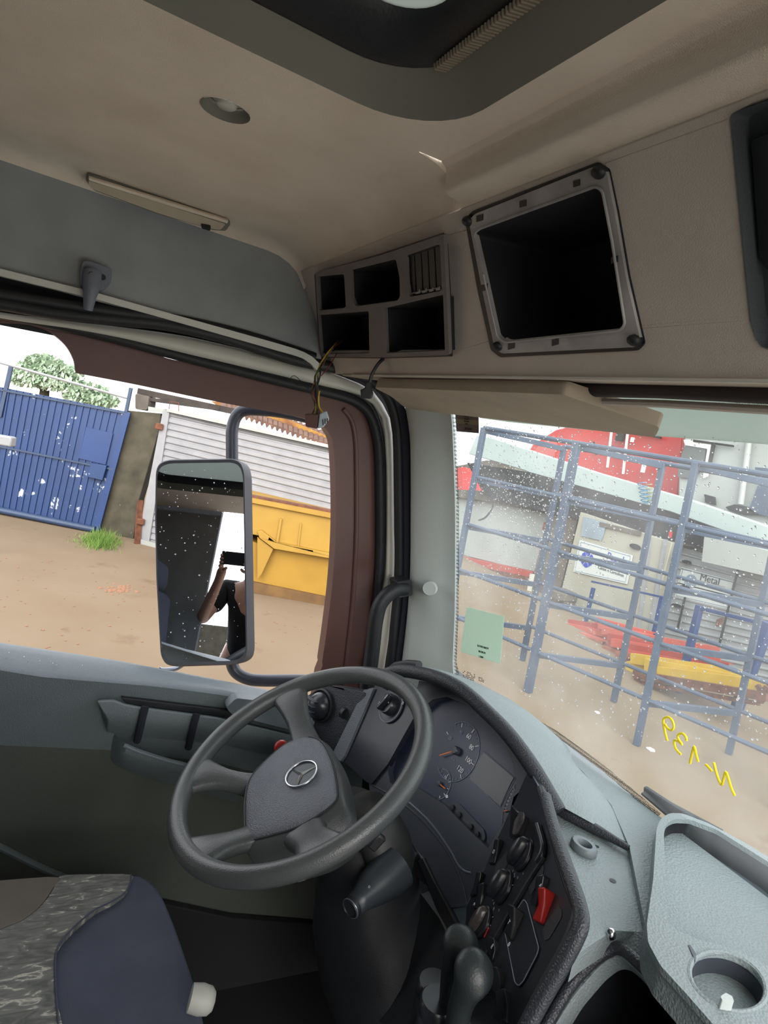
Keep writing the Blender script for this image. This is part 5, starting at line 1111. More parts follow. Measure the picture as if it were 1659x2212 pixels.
# --- white ribbed container left
CP = VPL((300, 1172), (725, 1280))
def ribbed(name, tl, tr, bl, br, pl, pitch, depth, m, parent=None, body=2.0):
    A_, B2, C_, D_ = U(*tl, pl), U(*tr, pl), U(*br, pl), U(*bl, pl); nn = N(pl); h = (A_ - D_).length; n_ = max(4, int(h / pitch)); rows = []
    for k in range(n_):
        for s, dd in ((0, 0), (.55, 0), (.75, -depth), (.90, -depth)):
            q = min(1, (k + s) / n_); rows.append([A_.lerp(D_, q) + nn * dd, B2.lerp(C_, q) + nn * dd])
    rows.append([D_, C_]); b = B(); add_loft(b, rows, closed=False, cap=False)
    o = obj(name, b, m, parent, smooth=False); return o
ct = thing('ribbed_container', G(430, 1205), 'white ribbed container with rusty hinges standing beyond the yellow skip', 'container')
ribbed('ribbed_side', (362, 888), (760, 978), (318, 1168), (760, 1292), CP, .105, .025, M_galv, ct)
plate('corner_post', [(352, 885), (366, 888), (322, 1170), (298, 1166), (318, 1060)], off(CP, .03), .1, M_galv, ct, bevel=.005)
b = B(); P4 = [U(352, 885, CP), U(760, 978, CP)]; nn = N(CP)
add_prism(b, [P4[0], P4[1], P4[1] - nn * 2, P4[0] - nn * 2], (0, 0, -.06)); add_prism(b, [down(P4[0]) - nn * .05, down(P4[1]) - nn * .05, down(P4[1]) - nn * 2, down(P4[0]) - nn * 2], (0, 0, 2.2)); obj('body', b, M_whitebox, ct)
b = B(); add_beam(b, U(362, 886, off(CP, .03)), U(760, 975, off(CP, .03)), .05, .05); obj('frame_rail', b, M_whitebox, ct); b = B(); add_beam(b, U(300, 1168, off(CP, .03)), U(760, 1290, off(CP, .03)), .08, .08); obj('frame_rail', b, M_whitebox, ct)
for x, y in ((343, 921), (303, 1126)):
    b = B(); add_box(b, U(x, y, off(CP, .06)), .12, .12, .10); obj('hinge', b, M_rust, ct, bevel=.01)
b = B(); add_beam(b, U(296, 1180, off(CP, .12)), U(303, 1080, off(CP, .05)), .10, .03); obj('leaning_plank', b, M_rust, ct)
# roofs behind it
rf = thing('tiled_roof', U(620, 930, off(CP, -.6)), 'brown wavy tiled roof with rusty sheets above the white ribbed container', 'roof')
RB = off(CP, -.5); b = B(); rows = []
for yoff, dz, back in ((0, 0, 0), (-26, 0, .9)):
    rows.append([U(x, 893 + (x - 500) * .36 * .98 + yoff * (1.0), off(CP, -.5 - back)) + Vector((0, 0, .035 * math.sin(k * 1.25))) for k, x in enumerate([480 + i * 2.2 for i in range(150)])])
add_loft(b, rows, closed=False, cap=False); obj('tiles', b, M_tile, rf, smooth=False).modifiers.new('s', 'SOLIDIFY').thickness = .04
plate('rusty_sheet', [(455, 866), (500, 872), (620, 905), (725, 950), (725, 968), (640, 932), (560, 905), (490, 892)], off(CP, -.9), .03, mat('rusty_yellow_sheet', (214, 160, 60), .8, c2=(140, 84, 52), scale=3, contrast=.3), rf)
b = B(); add_beam(b, U(300, 845, off(CP, -.3)), U(520, 892, off(CP, -.3)), .10, .10); add_beam(b, U(318, 862, off(CP, -.35)), U(480, 884, off(CP, -.35)), .22, .06); obj('roof_beam', b, mat('weathered_timber', (88, 78, 72), .9, c2=(60, 52, 48), scale=6), rf)
plate('gutter_end', rnd([(292, 850), (322, 856), (318, 886), (292, 884)], 5), off(CP, -.2), .25, M_conc, rf, bevel=.01)
ptube('wire_hook', [U(365, 884, CP), U(367, 868, CP), U(386, 870, CP), U(386, 888, CP)], .008, M_rust, rf, 6)
plate('sheet_stack', [(320, 878), (355, 884), (352, 893), (320, 888)], off(CP, -.2), .2, M_whitebox, rf)

# --- yellow skip
SKP = VPL((560, 1285), (715, 1312))
skip = thing('skip_bin', G(640, 1300), 'yellow steel waste skip with rusty rim beyond the driver window', 'skip')
def k_(x, y, d): return U(x, y, off(SKP, d))
b = B(); add_prism(b, [k_(430, 1062, 0), k_(755, 1126, 0), k_(755, 1212, 0), k_(594, 1182, 0), k_(565, 1158, 0), k_(430, 1130, 0)], N(SKP) * -1.6); obj('upper_body', b, M_skip, skip)
plate('rim_band', [(430, 1050), (755, 1112), (755, 1128), (430, 1065)], off(SKP, .06), .12, M_skip, skip, bevel=.01)
plate('rim_rust', [(430, 1048), (755, 1110), (755, 1115), (430, 1053)], off(SKP, .065), .13, M_rust, skip)
plate('ledge', [(556, 1148), (565, 1146), (598, 1172), (755, 1204), (755, 1214), (592, 1186), (560, 1162)], off(SKP, .10), .12, M_skip, skip, bevel=.008)
plate('side_web', [(556, 1160), (590, 1186), (565, 1240), (556, 1250)], off(SKP, .06), .04, M_skip, skip)
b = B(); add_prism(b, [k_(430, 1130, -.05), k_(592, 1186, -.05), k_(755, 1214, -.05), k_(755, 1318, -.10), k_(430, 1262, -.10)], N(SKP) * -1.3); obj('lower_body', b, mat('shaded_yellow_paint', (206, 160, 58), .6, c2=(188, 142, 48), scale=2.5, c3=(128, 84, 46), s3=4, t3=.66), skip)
plate('bottom_skid', [(430, 1232), (570, 1262), (755, 1300), (755, 1322), (560, 1290), (430, 1262)], off(SKP, -.03), .1, mat('grimy_skid', (150, 112, 60), .8, c2=(96, 70, 48), scale=4), skip)
b = B(); add_beam(b, k_(607, 1120, .03), k_(598, 1176, .03), .03, .03); add_beam(b, k_(650, 1130, .02), k_(644, 1180, .02), .02, .02); obj('web_rib', b, M_skip, skip)
# red-brown dirt patches and clods on the ground
b = B()
for _ in range(130):
    x, y = random.uniform(0, 700), random.uniform(1190, 1400)
    if y < 1180 + x * .2: continue
    add_ball(b, G(x, y) + Vector((0, 0, .004)), random.uniform(.005, .016), (1, 1, .5), 1)
for _ in range(60): add_ball(b, G(random.gauss(255, 18), random.gauss(1272, 5)), random.uniform(.015, .04), (1, 1, .4), 1)
o = obj('soil_clods', b, mat('red_soil', (178, 132, 102), .95), smooth=False); tag(o, 'scattered red-brown soil clods and pebbles on the yard ground', 'soil', kind='stuff')

# --- steel rack in front of the truck
B2_, B4_ = G(1140, 1495), G(1375, 1610); Q3_, Q2_ = G(1575, 1630), G(1325, 1515)
RPn = VPL((1140, 1495), (1375, 1610)); lean = U(1503, 1000, RPn) - B4_
v1 = B4_ - B2_; vb = ((Q2_ - B2_) + (Q3_ - B4_)) / 2
near = [B2_ - v1, B2_, B4_, B4_ + v1, B4_ + v1 * 2]
rack = thing('transport_rack', B4_, 'tall grey-blue tubular steel rack standing right in front of the truck', 'rack')
for i, p in enumerate(near):
    for j in (0, 1):
        q = p + vb * j; w = .085 if j == 0 and i in (1,) else .065
        b = B(); add_beam(b, q, q + lean, w, w, (v1.x, v1.y, 0)); obj('post', b, M_rack, rack, bevel=.004)
for k, f in enumerate((1.0, .784, .574, .371, .166)):
    for j in (0, 1):
        a, c = near[0] + vb * j + lean * f, near[-1] + vb * j + lean * f
        b = B(); add_tube(b, [a, c], .024 if f < 1 else .028, 8); obj('long_rail', b, M_rack, rack)
    for i, p in enumerate(near):
        b = B(); add_beam(b, p + lean * (f - .012), p + vb + lean * (f - .012), .05, .065); obj('cross_bar', b, M_rack, rack, bevel=.003)
cb = [Vector(p) for p in spl([U(1070, 1075, RPn), U(1062, 1100, RPn), U(1048, 1118, RPn), U(1034, 1124, RPn)], 4)]
o = ptube('hanging_cable', cb, .012, M_rubber); tag(o, 'short black cable loop hanging on the left end of the steel rack', 'cable')

# --- containers facing the truck
def face(name, tl, tr, Y, m, parent, depth=2.0, bot=0, th=None):
    A_, C_ = U(*tl, YP(Y)), U(*tr, YP(Y)); b = B()
    add_prism(b, [A_, C_, down(C_, bot), down(A_, bot)], (0, depth, 0)); return obj(name, b, m, parent, bevel=.01)
YF = 10.0
wb = thing('white_box_body', U(1080, 1140, YP(11)), 'plain white truck box at the far left of the windscreen view', 'truck box')
b = B(); add_prism(b, UU([(970, 1060), (1192, 1112), (1168, 1240), (970, 1192)], YP(10.6)), (0, 2.4, 0)); obj('box', b, M_whitebox, wb, bevel=.02)
for y in (1137, 1175):
    b = B(); x = 1178 - (y - 1137) * .2; add_box(b, U(x, y, YP(10.56)), .10, .06, .18); obj('rusty_hinge', b, M_rustlite, wb)
b = B(); add_box(b, down(U(1010, 1240, YP(11.2)), .45), 1.0, .9, .9); add_box(b, down(U(1120, 1260, YP(11.2)), .45), .9, .9, .9); obj('support_blocks', b, M_dark, wb)
rs = thing('red_skip', U(1060, 1240, YP(10.4)), 'orange-red steel skip below the white truck box', 'skip')
b = B(); add_prism(b, UU([(970, 1196), (1150, 1235), (1138, 1296), (970, 1262)], YP(10.3)), (0, 1.4, 0)); obj('body', b, mat('orange_red_paint', (214, 84, 62), .6, c2=(190, 70, 54), scale=2), rs, bevel=.02)
b = B(); add_beam(b, U(970, 1215, YP(10.25)), U(1148, 1252, YP(10.25)), .06, .10); obj('rim', b, M_rust, rs)
b = B(); add_box(b, down(U(1060, 1290, YP(11.1)), .6), 1.8, .9, 1.2); obj('stand', b, M_conc, rs)
pw = face('concrete_column', (1186, 1100), (1248, 1118), 10.2, M_conc, None, .6); tag(pw, 'stained grey concrete column between the white box and the cream container', 'wall')
sp = thing('split_sacks', G(1150, 1400), 'pale split plank leaning against the concrete column', 'plank')
b = B(); add_beam(b, U(1150, 1240, YP(10.0)), U(1130, 1345, YP(9.8)), .10, .05); add_beam(b, U(1162, 1250, YP(10.0)), U(1150, 1330, YP(9.9)), .07, .04); obj('plank', b, M_cream2, sp)
cc_ = thing('cream_container', G(1330, 1440), 'cream container with blue-striped door behind the paper sign', 'container')
face('front_wall', (1254, 1106), (1452, 1172), YF, M_cream2, cc_)
plate('glazed_panel', [(1262, 1116), (1312, 1130), (1300, 1168), (1256, 1158)], YP(YF - .01), .02, mat('pale_blue_pane', (176, 196, 214), .3, c2=(150, 160, 168), scale=2), cc_)
b = B(); add_beam(b, U(1296, 1132, YP(YF - .03)), U(1384, 1153, YP(YF - .03)), .04, .08); obj('top_rail', b, M_conc, cc_)
b = B(); add_beam(b, U(1405, 1160, YP(YF - .02)), U(1372, 1420, YP(YF - .02)), .04, .05, (1, 0, 0)); add_beam(b, U(1438, 1165, YP(YF - .02)), U(1400, 1400, YP(YF - .02)), .05, .06, (1, 0, 0)); obj('door_bar', b, M_galv, cc_)
plate('oval_handle', [(1373 + 12 * math.cos(a), 1181 + 6 * math.sin(a) + 3 * math.cos(a)) for a in [k * math.pi / 8 for k in range(16)]], YP(YF - .03), .02, M_dark, cc_)
for x, y in ((1447, 1148), (1457, 1192)): plate('red_marker', [(x, y), (x + 6, y + 1), (x + 4, y + 14), (x - 2, y + 13)], YP(YF - .03), .02, M_redcab, cc_)
rc = thing('grey_ribbed_container', G(1560, 1470), 'silver ribbed container behind the second white sign', 'container')
ribbed('ribbed_front', (1466, 1180), (1900, 1300), (1410, 1460), (1900, 1560), YP(10.3), .13, .03, mat('silver_ribbed_sheet', (190, 192, 192), .4, c2=(170, 172, 174), scale=3), rc)
b = B(); A_, C_ = U(1500, 1190, YP(10.36)), U(1900, 1300, YP(10.36)); add_prism(b, [A_, C_, down(C_), down(A_)], (0, 2, 0)); obj('body', b, M_whitebox, rc)
for x0, y0, x1, y1 in ((1598, 1215, 1552, 1400), (1480, 1290, 1462, 1365)):
    b = B(); add_beam(b, U(x0, y0, YP(10.22)), U(x1, y1, YP(10.22)), .025, .03, (1, 0, 0)); obj('locking_bar', b, M_dark, rc)
for x, y in ((1484, 1214), (1462, 1308), (1480, 1268)):
    plate('latch', [(x + 10 * math.cos(a), y + 4 * math.sin(a) + 2 * math.cos(a)) for a in [k * math.pi / 6 for k in range(12)]], YP(10.24), .02, M_dark, rc)
plate('padlock', rnd([(1550, 1338), (1564, 1334), (1560, 1352), (1548, 1354)], 3), YP(10.2), .03, M_rust, rc)
wbk = plate('white_crate_block', [(1606, 1168), (1760, 1210), (1760, 1262), (1600, 1226)], YP(10.5), 1.0, M_whitebox); tag(wbk, 'white block on top of the silver ribbed container', 'block')
# pallets and dark junk on top of the ribbed container
pl_ = thing('timber_pallet', U(1540, 1175, YP(10.6)), 'weathered wooden pallet lying on the silver ribbed container', 'pallet')
M_wood = mat('weathered_pallet_wood', (176, 150, 126), .85, c2=(130, 106, 88), scale=6)
b = B(); add_beam(b, U(1472, 1150, YP(10.5)), U(1602, 1178, YP(10.5)), .8, .06); add_beam(b, U(1466, 1172, YP(10.5)), U(1590, 1196, YP(10.5)), .8, .03); obj('deck', b, M_wood, pl_)
for x in (1480, 1515, 1550, 1585):
    b = B(); add_box(b, U(x, 1163 + (x - 1480) * .2, YP(10.4)), .14, .5, .16); obj('pallet_block', b, M_wood, pl_)
jk = plate('scrap_underframe', [(1060, 1010), (1200, 1032), (1500, 1115), (1700, 1185), (1700, 1215), (1620, 1205), (1460, 1168), (1300, 1130), (1240, 1118), (1100, 1080)], YP(10.9), .8, M_dark); tag(jk, 'dark rusty underframe below the long pale board', 'underframe')
bd = plate('trailer_side_board', [(1046, 944), (1080, 950), (1300, 1022), (1500, 1080), (1760, 1168), (1760, 1232), (1500, 1140), (1300, 1085), (1150, 1020), (1028, 984)], YP(10.5), .25, mat('pale_board_paint', (206, 218, 214), .5, c2=(196, 208, 204), scale=2), bevel=.02); tag(bd, 'long pale grey-green board slanting across the top of the windscreen view', 'trailer board')
# signs
M_sign = mat('white_sign_board', (236, 240, 236), .5); M_signblue = mat('sign_blue_print', (40, 70, 200), .5); M_signdk = mat('sign_dark_print', (70, 72, 76), .5); M_signline = mat('sign_border_print', (150, 170, 190), .5)
def sign(q, Y, label, title, ttl_m, sub, tp, sp2, tsize, ssize):
    s = thing('sorting_sign', U(*q[0], YP(Y)), label, 'sign'); pl = YP(Y)
    if pl[1][1] > 0: pl = (pl[0], -pl[1])
    plate('sign_board', q, pl, .02, M_sign, s, bevel=.003)
    c = [sum(p[0] for p in q) / 4, sum(p[1] for p in q) / 4]; inn = [(p[0] + (c[0] - p[0]) * .06, p[1] + (c[1] - p[1]) * .1) for p in q]
    ptube('border_line', UU(inn + inn[:1], off(pl, .002)), .006, M_signline, s, 5)
    xd = U(*q[1], pl) - U(*q[0], pl); yd = U(*q[0], pl) - U(*q[3], pl)
    text(title, tsize, ttl_m, U(*tp, off(pl, .006)), xd, yd, s, depth=.002); text(sub, ssize, M_signdk, U(*sp2, off(pl, .006)), xd, yd, s, depth=.002)
    return s, pl, xd.normalized(), yd.normalized()
s1, pl1, xd, yd = sign([(1252, 1166), (1366, 1200), (1354, 1262), (1238, 1235)], 9.97, 'white recycling sign reading Papel with a blue arrow emblem', 'Papel', M_signblue, 'Caixas e Cartolinas', (1329, 1206), (1319, 1234), .20, .085)
c = U(1268, 1208, off(pl1, .006)); zz = xd.cross(yd).normalized()
for k in range(6):
    a0 = k * 60 + 6; b = B(); pts = [c + (xd * math.cos(math.radians(a)) + yd * math.sin(math.radians(a))) * r for r, a in ((.075, a0), (.16, a0 - 4), (.17, a0 + 25), (.16, a0 + 50), (.075, a0 + 44))]
    add_prism(b, pts, zz * .004); obj('emblem_segment', b, M_signblue, s1)
s2, pl2, xd2, yd2 = sign([(1472, 1225), (1588, 1256), (1576, 1317), (1457, 1288)], 10.27, 'white recycling sign reading Metal e Tapas with grey print', 'Metal', M_signdk, 'e Tapas', (1533, 1252), (1540, 1286), .17, .09)
c = U(1492, 1256, off(pl2, .006)); b = B(); add_prism(b, [c + (xd2 * math.cos(k * math.pi / 8) + yd2 * math.sin(k * math.pi / 8)) * .12 for k in range(16)], xd2.cross(yd2).normalized() * .004); obj('emblem_disc', b, M_signline, s2)
# --- parked cabs behind
rcab = thing('red_truck_cab', U(1320, 980, YP(14)), 'red truck cab with white pipes parked behind the pale board', 'truck')
b = B(); add_prism(b, UU([(1128, 1000), (1150, 960), (1200, 928), (1290, 905), (1300, 840), (1478, 846), (1462, 1098), (1380, 1090), (1240, 1050)], YP(13.5)), (0, 2.5, 0)); obj('cab_body', b, M_redcab, rcab, bevel=.04)
b = B(); add_prism(b, UU([(1135, 998), (1160, 966), (1196, 940), (1202, 960), (1190, 1010)], YP(13.45)), (0, .05, 0)); obj('corner_panel', b, mat('pink_red_panel', (226, 104, 98), .4), rcab)
for a, c_ in (((1328, 870), (1312, 1010)), ((1362, 880), (1346, 1024))):
    b = B(); add_tube(b, [U(*a, YP(13.3)), U(*c_, YP(13.3))], .035, 10); obj('white_pipe', b, M_white, rcab)
b = B(); add_box(b, U(1340, 944, YP(13.35)), .26, .12, .22); obj('air_intake', b, M_dark, rcab, bevel=.04)
for a, c_ in (((1316, 962), (1354, 978)), ((1282, 955), (1288, 982)), ((1376, 935), (1428, 946))):
    b = B(); add_beam(b, U(*a, YP(13.4)), U(*c_, YP(13.4)), .05, .05); obj('bracket', b, M_dark, rcab)
b = B(); add_box(b, U(1335, 980, YP(13.3)), .16, .03, .12); add_box(b, U(1366, 950, YP(13.3)), .10, .03, .12); add_box(b, U(1390, 1012, YP(13.3)), .12, .03, .2); obj('white_label', b, M_white, rcab)
hs_ = [U(1386 + 9 * math.cos(k * .9) + k * .25, 1042 + k * 1.25, YP(10.2)) + Vector((0, -.05 * math.sin(k * .9), 0)) for k in range(60)]
o = ptube('coiled_air_hose', hs_, .010, mat('blue_hose', (70, 150, 190), .4), None, 6); tag(o, 'blue coiled air hose hanging in front of the pale board', 'hose')
hs_ = [U(1402 + 7 * math.cos(k * .9) + k * .15, 1046 + k * 1.2, YP(10.25)) + Vector((0, -.05 * math.sin(k * .9), 0)) for k in range(58)]
o = ptube('coiled_air_hose', hs_, .009, mat('yellow_green_hose', (160, 170, 110), .4), None, 6); tag(o, 'yellow-green coiled air hose beside the blue one', 'hose')
wcab = thing('white_truck_cab', U(1580, 1010, YP(12.5)), 'white truck cab with dark side window behind the rack', 'truck')
b = B(); add_prism(b, UU([(1484, 850), (1960, 850), (1960, 1290), (1640, 1168), (1462, 1100), (1466, 1000), (1476, 965)], YP(12.3)), (0, 2.5, 0)); obj('cab_body', b, M_whitebox, wcab, bevel=.05)
plate('side_window', rnd([(1482, 962), (1528, 964), (1520, 1010), (1500, 1034), (1466, 1032), (1468, 1000)], 6), YP(12.27), .03, mat('dark_cab_glass', (88, 100, 106), .15, c2=(110, 108, 98), scale=1.5), wcab)
plate('window_surround', rnd([(1478, 950), (1542, 955), (1530, 1030), (1520, 1034), (1530, 970), (1482, 962)], 3), YP(12.25), .03, M_white, wcab)
for q in ([(1500, 950), (1586, 962), (1586, 966), (1500, 955)], [(1540, 960), (1546, 962), (1536, 1012), (1530, 1012)], [(1524, 1068), (1546, 1074), (1548, 1092), (1526, 1086)], [(1634, 1010), (1660, 1012), (1660, 1046), (1636, 1040)], [(1570, 1096), (1590, 1090), (1622, 1096), (1640, 1112), (1612, 1112), (1578, 1104)], [(1640, 1050), (1700, 1030), (1700, 1130), (1620, 1104)]):
    plate('dark_fitting', q, YP(12.24), .05, M_dark if q[0][0] < 1630 else M_rack, wcab, bevel=.005)
b = B(); add_tube(b, [U(1618, 950, YP(12.2)), U(1600, 1090, YP(12.2))], .06, 10); obj('corner_pillar', b, M_whitebox, wcab)
for i, (q, m, lb_) in enumerate((([(985, 1040), (1064, 1022), (1064, 1106), (985, 1090)], M_redcab, 'distant red truck body low on the horizon at the far left'), ([(984, 1054), (1000, 1050), (1000, 1300), (984, 1300)], M_blue, 'distant blue truck part beside the distant red body'), ([(985, 1026), (1100, 1006), (1160, 1004), (1160, 1032), (985, 1044)], M_conc, 'distant pale roofline behind the pale board'))):
    o = plate('distant_truck' if i < 2 else 'distant_roof', q, YP(22 + i * 3), 2.0, m); tag(o, lb_, 'truck' if i < 2 else 'roof')
dk = plate('shadowed_scrap', [(1000, 1066), (1240, 1080), (1240, 1120), (1100, 1092), (1000, 1078)], YP(11.4), 1.0, M_conc); tag(dk, 'dull grey ledge just above the white truck box', 'ledge')

# --- blue trestles, beams and timbers
def trestle(name, bars, Y, label):
    t = thing(name, down(U(*bars[0][1], YP(Y))), label, 'trestle')
    for a, c_, w in bars:
        b = B(); A_, C_ = U(*a, YP(Y)), U(*c_, YP(Y)); up = (1, 0, 0) if abs(A_.z - C_.z) > .5 else (0, 0, 1); add_beam(b, A_, C_, w, w, up); obj('leg' if up[0] else 'top_bar', b, M_blue, t, bevel=.005)
    return t
trestle('blue_trestle', [((1512, 1308), (1466, 1496), .085), ((1660, 1345), (1592, 1530), .12), ((1506, 1312), (1760, 1376), .05)], 8.2, 'blue steel trestle straddling the stacked orange and yellow beams, the nearer one')
trestle('blue_trestle', [((1432, 1288), (1398, 1440), .075), ((1282, 1270), (1246, 1420), .06), ((1278, 1256), (1440, 1292), .035)], 9.3, 'blue steel trestle half hidden behind the orange beams, the farther one')
def beam_set(specs, m, grp, label):
    k_i = 0
    for (a, c_, w, Y) in specs:
        b = B(); A_, C_ = U(*a, YP(Y)), U(*c_, YP(Y + .05)); h = w * 1.4
        d = (C_ - A_).normalized(); s = Vector((0, 0, 1)).cross(d).normalized(); u = d.cross(s)
        for (o1, sx, sz) in ((Vector(), .012, h), (s * .05 + u * (h / 2), .10, .012), (s * .05 - u * (h / 2), .10, .012)):
            add_box(b, (A_ + C_) / 2 + o1, (C_ - A_).length, sx, sz, (d, s, u))
        o = obj('steel_beam', b, m[k_i % len(m)] if isinstance(m, list) else m); k_i += 1; tag(o, label, 'beam', grp)
beam_set([((1286, 1340), (1410, 1374), .07, 8.9), ((1292, 1352), (1412, 1380), .06, 8.8), ((1228, 1345), (1330, 1362), .08, 9.0), ((1222, 1352), (1345, 1378), .07, 8.9), ((1300, 1362), (1555, 1408), .08, 8.7),
          ((1312, 1376), (1552, 1420), .08, 8.6), ((1320, 1388), (1556, 1432), .09, 8.5), ((1216, 1362), (1320, 1392), .07, 8.8), ((1350, 1398), (1574, 1444), .09, 8.4), ((1345, 1408), (1560, 1448), .06, 8.35), ((1250, 1372), (1340, 1400), .07, 8.7)],
         [M_orange2, mat('pink_orange_beam_paint', (232, 120, 100), .5, c2=(222, 96, 76), scale=5), mat('deep_orange_beam_paint', (206, 58, 40), .6, c2=(186, 70, 46), scale=5)], 'stacked orange beams', 'orange painted steel beam in the pile under the blue trestles')
beam_set([((1206, 1368), (1300, 1396), .10, 8.6), ((1204, 1384), (1310, 1412), .08, 8.5), ((1330, 1412), (1606, 1458), .05, 8.25), ((1300, 1402), (1360, 1420), .08, 8.5)], M_rustlite, 'faded rust-orange beams', 'faded rust-orange steel beam lying just under the bright orange ones')
beam_set([((1362, 1422), (1610, 1462), .10, 8.05), ((1392, 1436), (1604, 1476), .12, 7.95), ((1420, 1452), (1656, 1484), .10, 7.85), ((1352, 1436), (1410, 1452), .07, 8.1), ((1352, 1448), (1404, 1462), .06, 8.05)], M_yel2, 'yellow beams', 'yellow painted steel beam low in the pile beneath the orange beams')
beam_set([((1212, 1400), (1330, 1432), .12, 8.7), ((1222, 1420), (1350, 1456), .10, 8.6), ((1240, 1440), (1390, 1482), .10, 8.5)], M_rust, 'rusty bearer beams', 'dark rusty bearer beam at the very bottom left of the beam pile')
cr = thing('beam_cradle', G(1400, 1500), 'rusty steel cradle carrying the yellow beams', 'cradle')
for a, c_, w in (((1372, 1456), (1660, 1506), .10), ((1376, 1474), (1640, 1520), .05), ((1378, 1450), (1374, 1492), .06), ((1402, 1452), (1398, 1496), .06), ((1660, 1484), (1640, 1516), .07), ((1636, 1480), (1656, 1510), .05)):
    b = B(); add_beam(b, U(*a, YP(7.8)), U(*c_, YP(7.8)), w, w); obj('cradle_bar', b, M_rust, cr)
for i, (x, y, w, h, Y) in enumerate(((1225, 1310, .4, .35, 10.0),)):
    p = down(U(x, y, YP(Y)), h / 2); b = B(); add_box(b, p, w, .6, h); add_box(b, p + Vector((.1, -.1, h * .2)), w * .6, .8, h * .5)
    o = obj('scrap_block', b, M_conc, bevel=.03); tag(o, ['grey block beside the concrete column'][i], 'scrap')
ptr = [Vector(p) for p in spl([T(0, 0, 1)] * 2, 1)]
for x, y, s in ((1405, 1620, .020), (1290, 1540, .014)):
    b = B(); p = G(x, y); add_prism(b, [p + Vector((a * s * 2, c_ * s * 2, .002)) for a, c_ in ((-1, -.6), (.8, -1), (1.2, .3), (.2, 1.1), (-.9, .8))], (0, 0, .01)); o = obj('paper_scrap', b, M_white); tag(o, 'white paper scrap on the ground ' + ('near the yellow handwriting' if x == 1405 else 'under the steel rack'), 'litter')

b = B(); add_box(b, Vector((17, -1, 2)), .4, 30, 4); o = obj('yard_wall', b, M_moss); tag(o, 'dark yard wall far beyond the open passenger door, seen in the mirror', 'wall')
# ================================================================== PASSENGER SIDE (seen in the mirror)
b = B(); add_box(b, V(.515, -.64, -.45), .03, .78, 1.85); struct(obj('wall_right', b, M_wallgrey))
ps = thing('passenger_seat', V(.14, -.35, -1.36), 'dark grey passenger seat reflected in the door mirror', 'seat')
rbox('backrest', V(.10, -.40, -.52), .44, .13, .66, M_seatblue, ps, .05, .10); rbox('headrest', V(.10, -.43, -.12), .26, .11, .15, M_seatblue, ps, .04, .1)
rbox('cushion', V(.10, -.12, -.92), .46, .44, .14, M_seatblue, ps, .04); rbox('seat_base', V(.10, -.14, -1.18), .36, .36, .36, M_black, ps, .02)
b = B(); add_box(b, V(.74, .05, -1.40), .42, .60, .08); o = obj('entry_step', b, M_black, bevel=.01); tag(o, 'black entry step at the open passenger door', 'step')
# the person taking the photograph, standing on the step
M_skin = mat('skin', (198, 152, 126), .5, c2=(186, 138, 114), scale=20, q=1); M_shirt = mat('black_tshirt', (22, 22, 25), .9, bump=.1); M_pants = mat('black_trousers', (20, 21, 25), .9); M_hair = mat('dark_hair', (30, 24, 22), .7)
def skin(name, V_, E_, Rr, m, parent=None, sub=2):
    me = bpy.data.meshes.new(name); me.from_pydata([tuple(v) for v in V_], E_, []); o = bpy.data.objects.new(name, me); COL.objects.link(o)
    md = o.modifiers.new('skin', 'SKIN'); md.use_smooth_shade = True
    for i, r in enumerate(Rr): me.skin_vertices[0].data[i].radius = (r, r) if not hasattr(r, '__len__') else r
    me.skin_vertices[0].data[0].use_root = True
    s = o.modifiers.new('sub', 'SUBSURF'); s.levels = s.render_levels = sub; me.materials.append(m)
    if parent is not None: o.parent = parent; o.matrix_parent_inverse = parent.matrix_world.inverted()
    return o
px_, py_ = .70, -.02
per = thing('person', V(px_, py_, -1.36), 'person in a black T-shirt holding up a phone, reflected in the door mirror', 'person')
Pv = [V(px_, py_, -.52), V(px_, py_, -.32), V(px_, py_, -.10), V(px_ - .02, py_, .02), V(px_ - .03, py_, .07),
      V(px_ - .06, py_, .13), V(px_ - .06, py_, .20), V(px_, py_ - .17, -.05), V(px_, py_ + .17, -.05),
      V(px_ - .16, py_ - .24, -.28), V(px_ - .16, py_ + .26, -.26), V(.17, -.09, -.10), V(.18, .12, -.08), V(.11, -.065, -.045), V(.11, .075, -.03),
      V(px_, py_ - .10, -.58), V(px_, py_ + .10, -.58), V(px_ + .01, py_ - .11, -.95), V(px_ + .01, py_ + .11, -.95), V(px_ + .02, py_ - .11, -1.31), V(px_ + .02, py_ + .11, -1.31), V(px_ - .12, py_ - .12, -1.335), V(px_ - .12, py_ + .12, -1.335)]
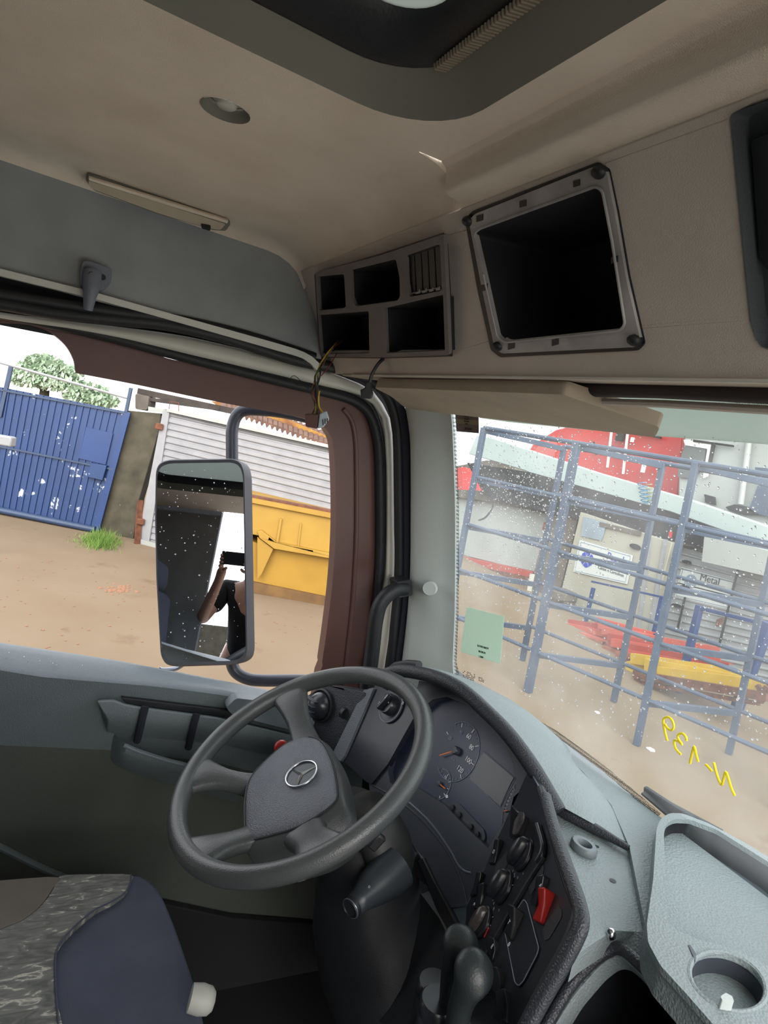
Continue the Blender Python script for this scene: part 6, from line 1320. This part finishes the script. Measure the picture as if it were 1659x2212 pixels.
Pe = [(0, 1), (1, 2), (2, 3), (3, 4), (4, 5), (5, 6), (2, 7), (2, 8), (7, 9), (8, 10), (9, 11), (10, 12), (11, 13), (12, 14), (0, 15), (0, 16), (15, 17), (16, 18), (17, 19), (18, 20), (19, 21), (20, 22)]
Pr = [(.13, .10), (.12, .095), (.13, .09), .055, .05, .078, .065, .05, .05, .038, .038, .026, .026, .028, .028, .085, .085, .055, .055, .036, .036, .03, .03]
skin('body', Pv, Pe, Pr, M_skin, per)
skin('tshirt', [Pv[0], Pv[1], Pv[2], Pv[7], Pv[8], Pv[7].lerp(Pv[9], .7), Pv[8].lerp(Pv[10], .7)], [(0, 1), (1, 2), (2, 3), (2, 4), (3, 5), (4, 6)], [(.15, .12), (.138, .112), (.145, .105), .068, .068, .062, .062], M_shirt, per)
skin('trousers', [Pv[0], Pv[15], Pv[16], Pv[17], Pv[18], Pv[19], Pv[20]], [(0, 1), (0, 2), (1, 3), (2, 4), (3, 5), (4, 6)], [(.14, .11), .10, .10, .072, .072, .058, .058], M_pants, per)
b = B(); add_ball(b, V(px_ - .05, py_, .185), .098, (1, .92, .9), 3); o = obj('hair', b, M_hair, per, angle=180)
for s in (-1, 1):        # fingers curled round the phone's edges
    root = Pv[13] if s < 0 else Pv[14]
    for f in range(4):
        z = -.045 + f * .019; y0 = s * .072; L = (.9, 1, .95, .8)[f]
        skin('finger', [root + Vector((0, 0, (f - 1.5) * .014)), Vector((.085, y0, 2.5 + z)), Vector((.062, y0 * .98, 2.5 + z)), Vector((.056, y0 * .72 / L, 2.5 + z))], [(0, 1), (1, 2), (2, 3)], [.011, .0095, .0085, .007], M_skin, per, 1)
    skin('thumb', [root, Vector((.10, s * .055, 2.5 - .062)), Vector((.083, s * .035, 2.5 - .045))], [(0, 1), (1, 2)], [.013, .011, .009], M_skin, per, 1)
b = B(); add_box(b, Vector((.068, 0, 2.5)), .009, .145, .072); o = obj('phone', b, M_black, bevel=.004); tag(o, 'black phone held sideways by the person in the mirror', 'phone')
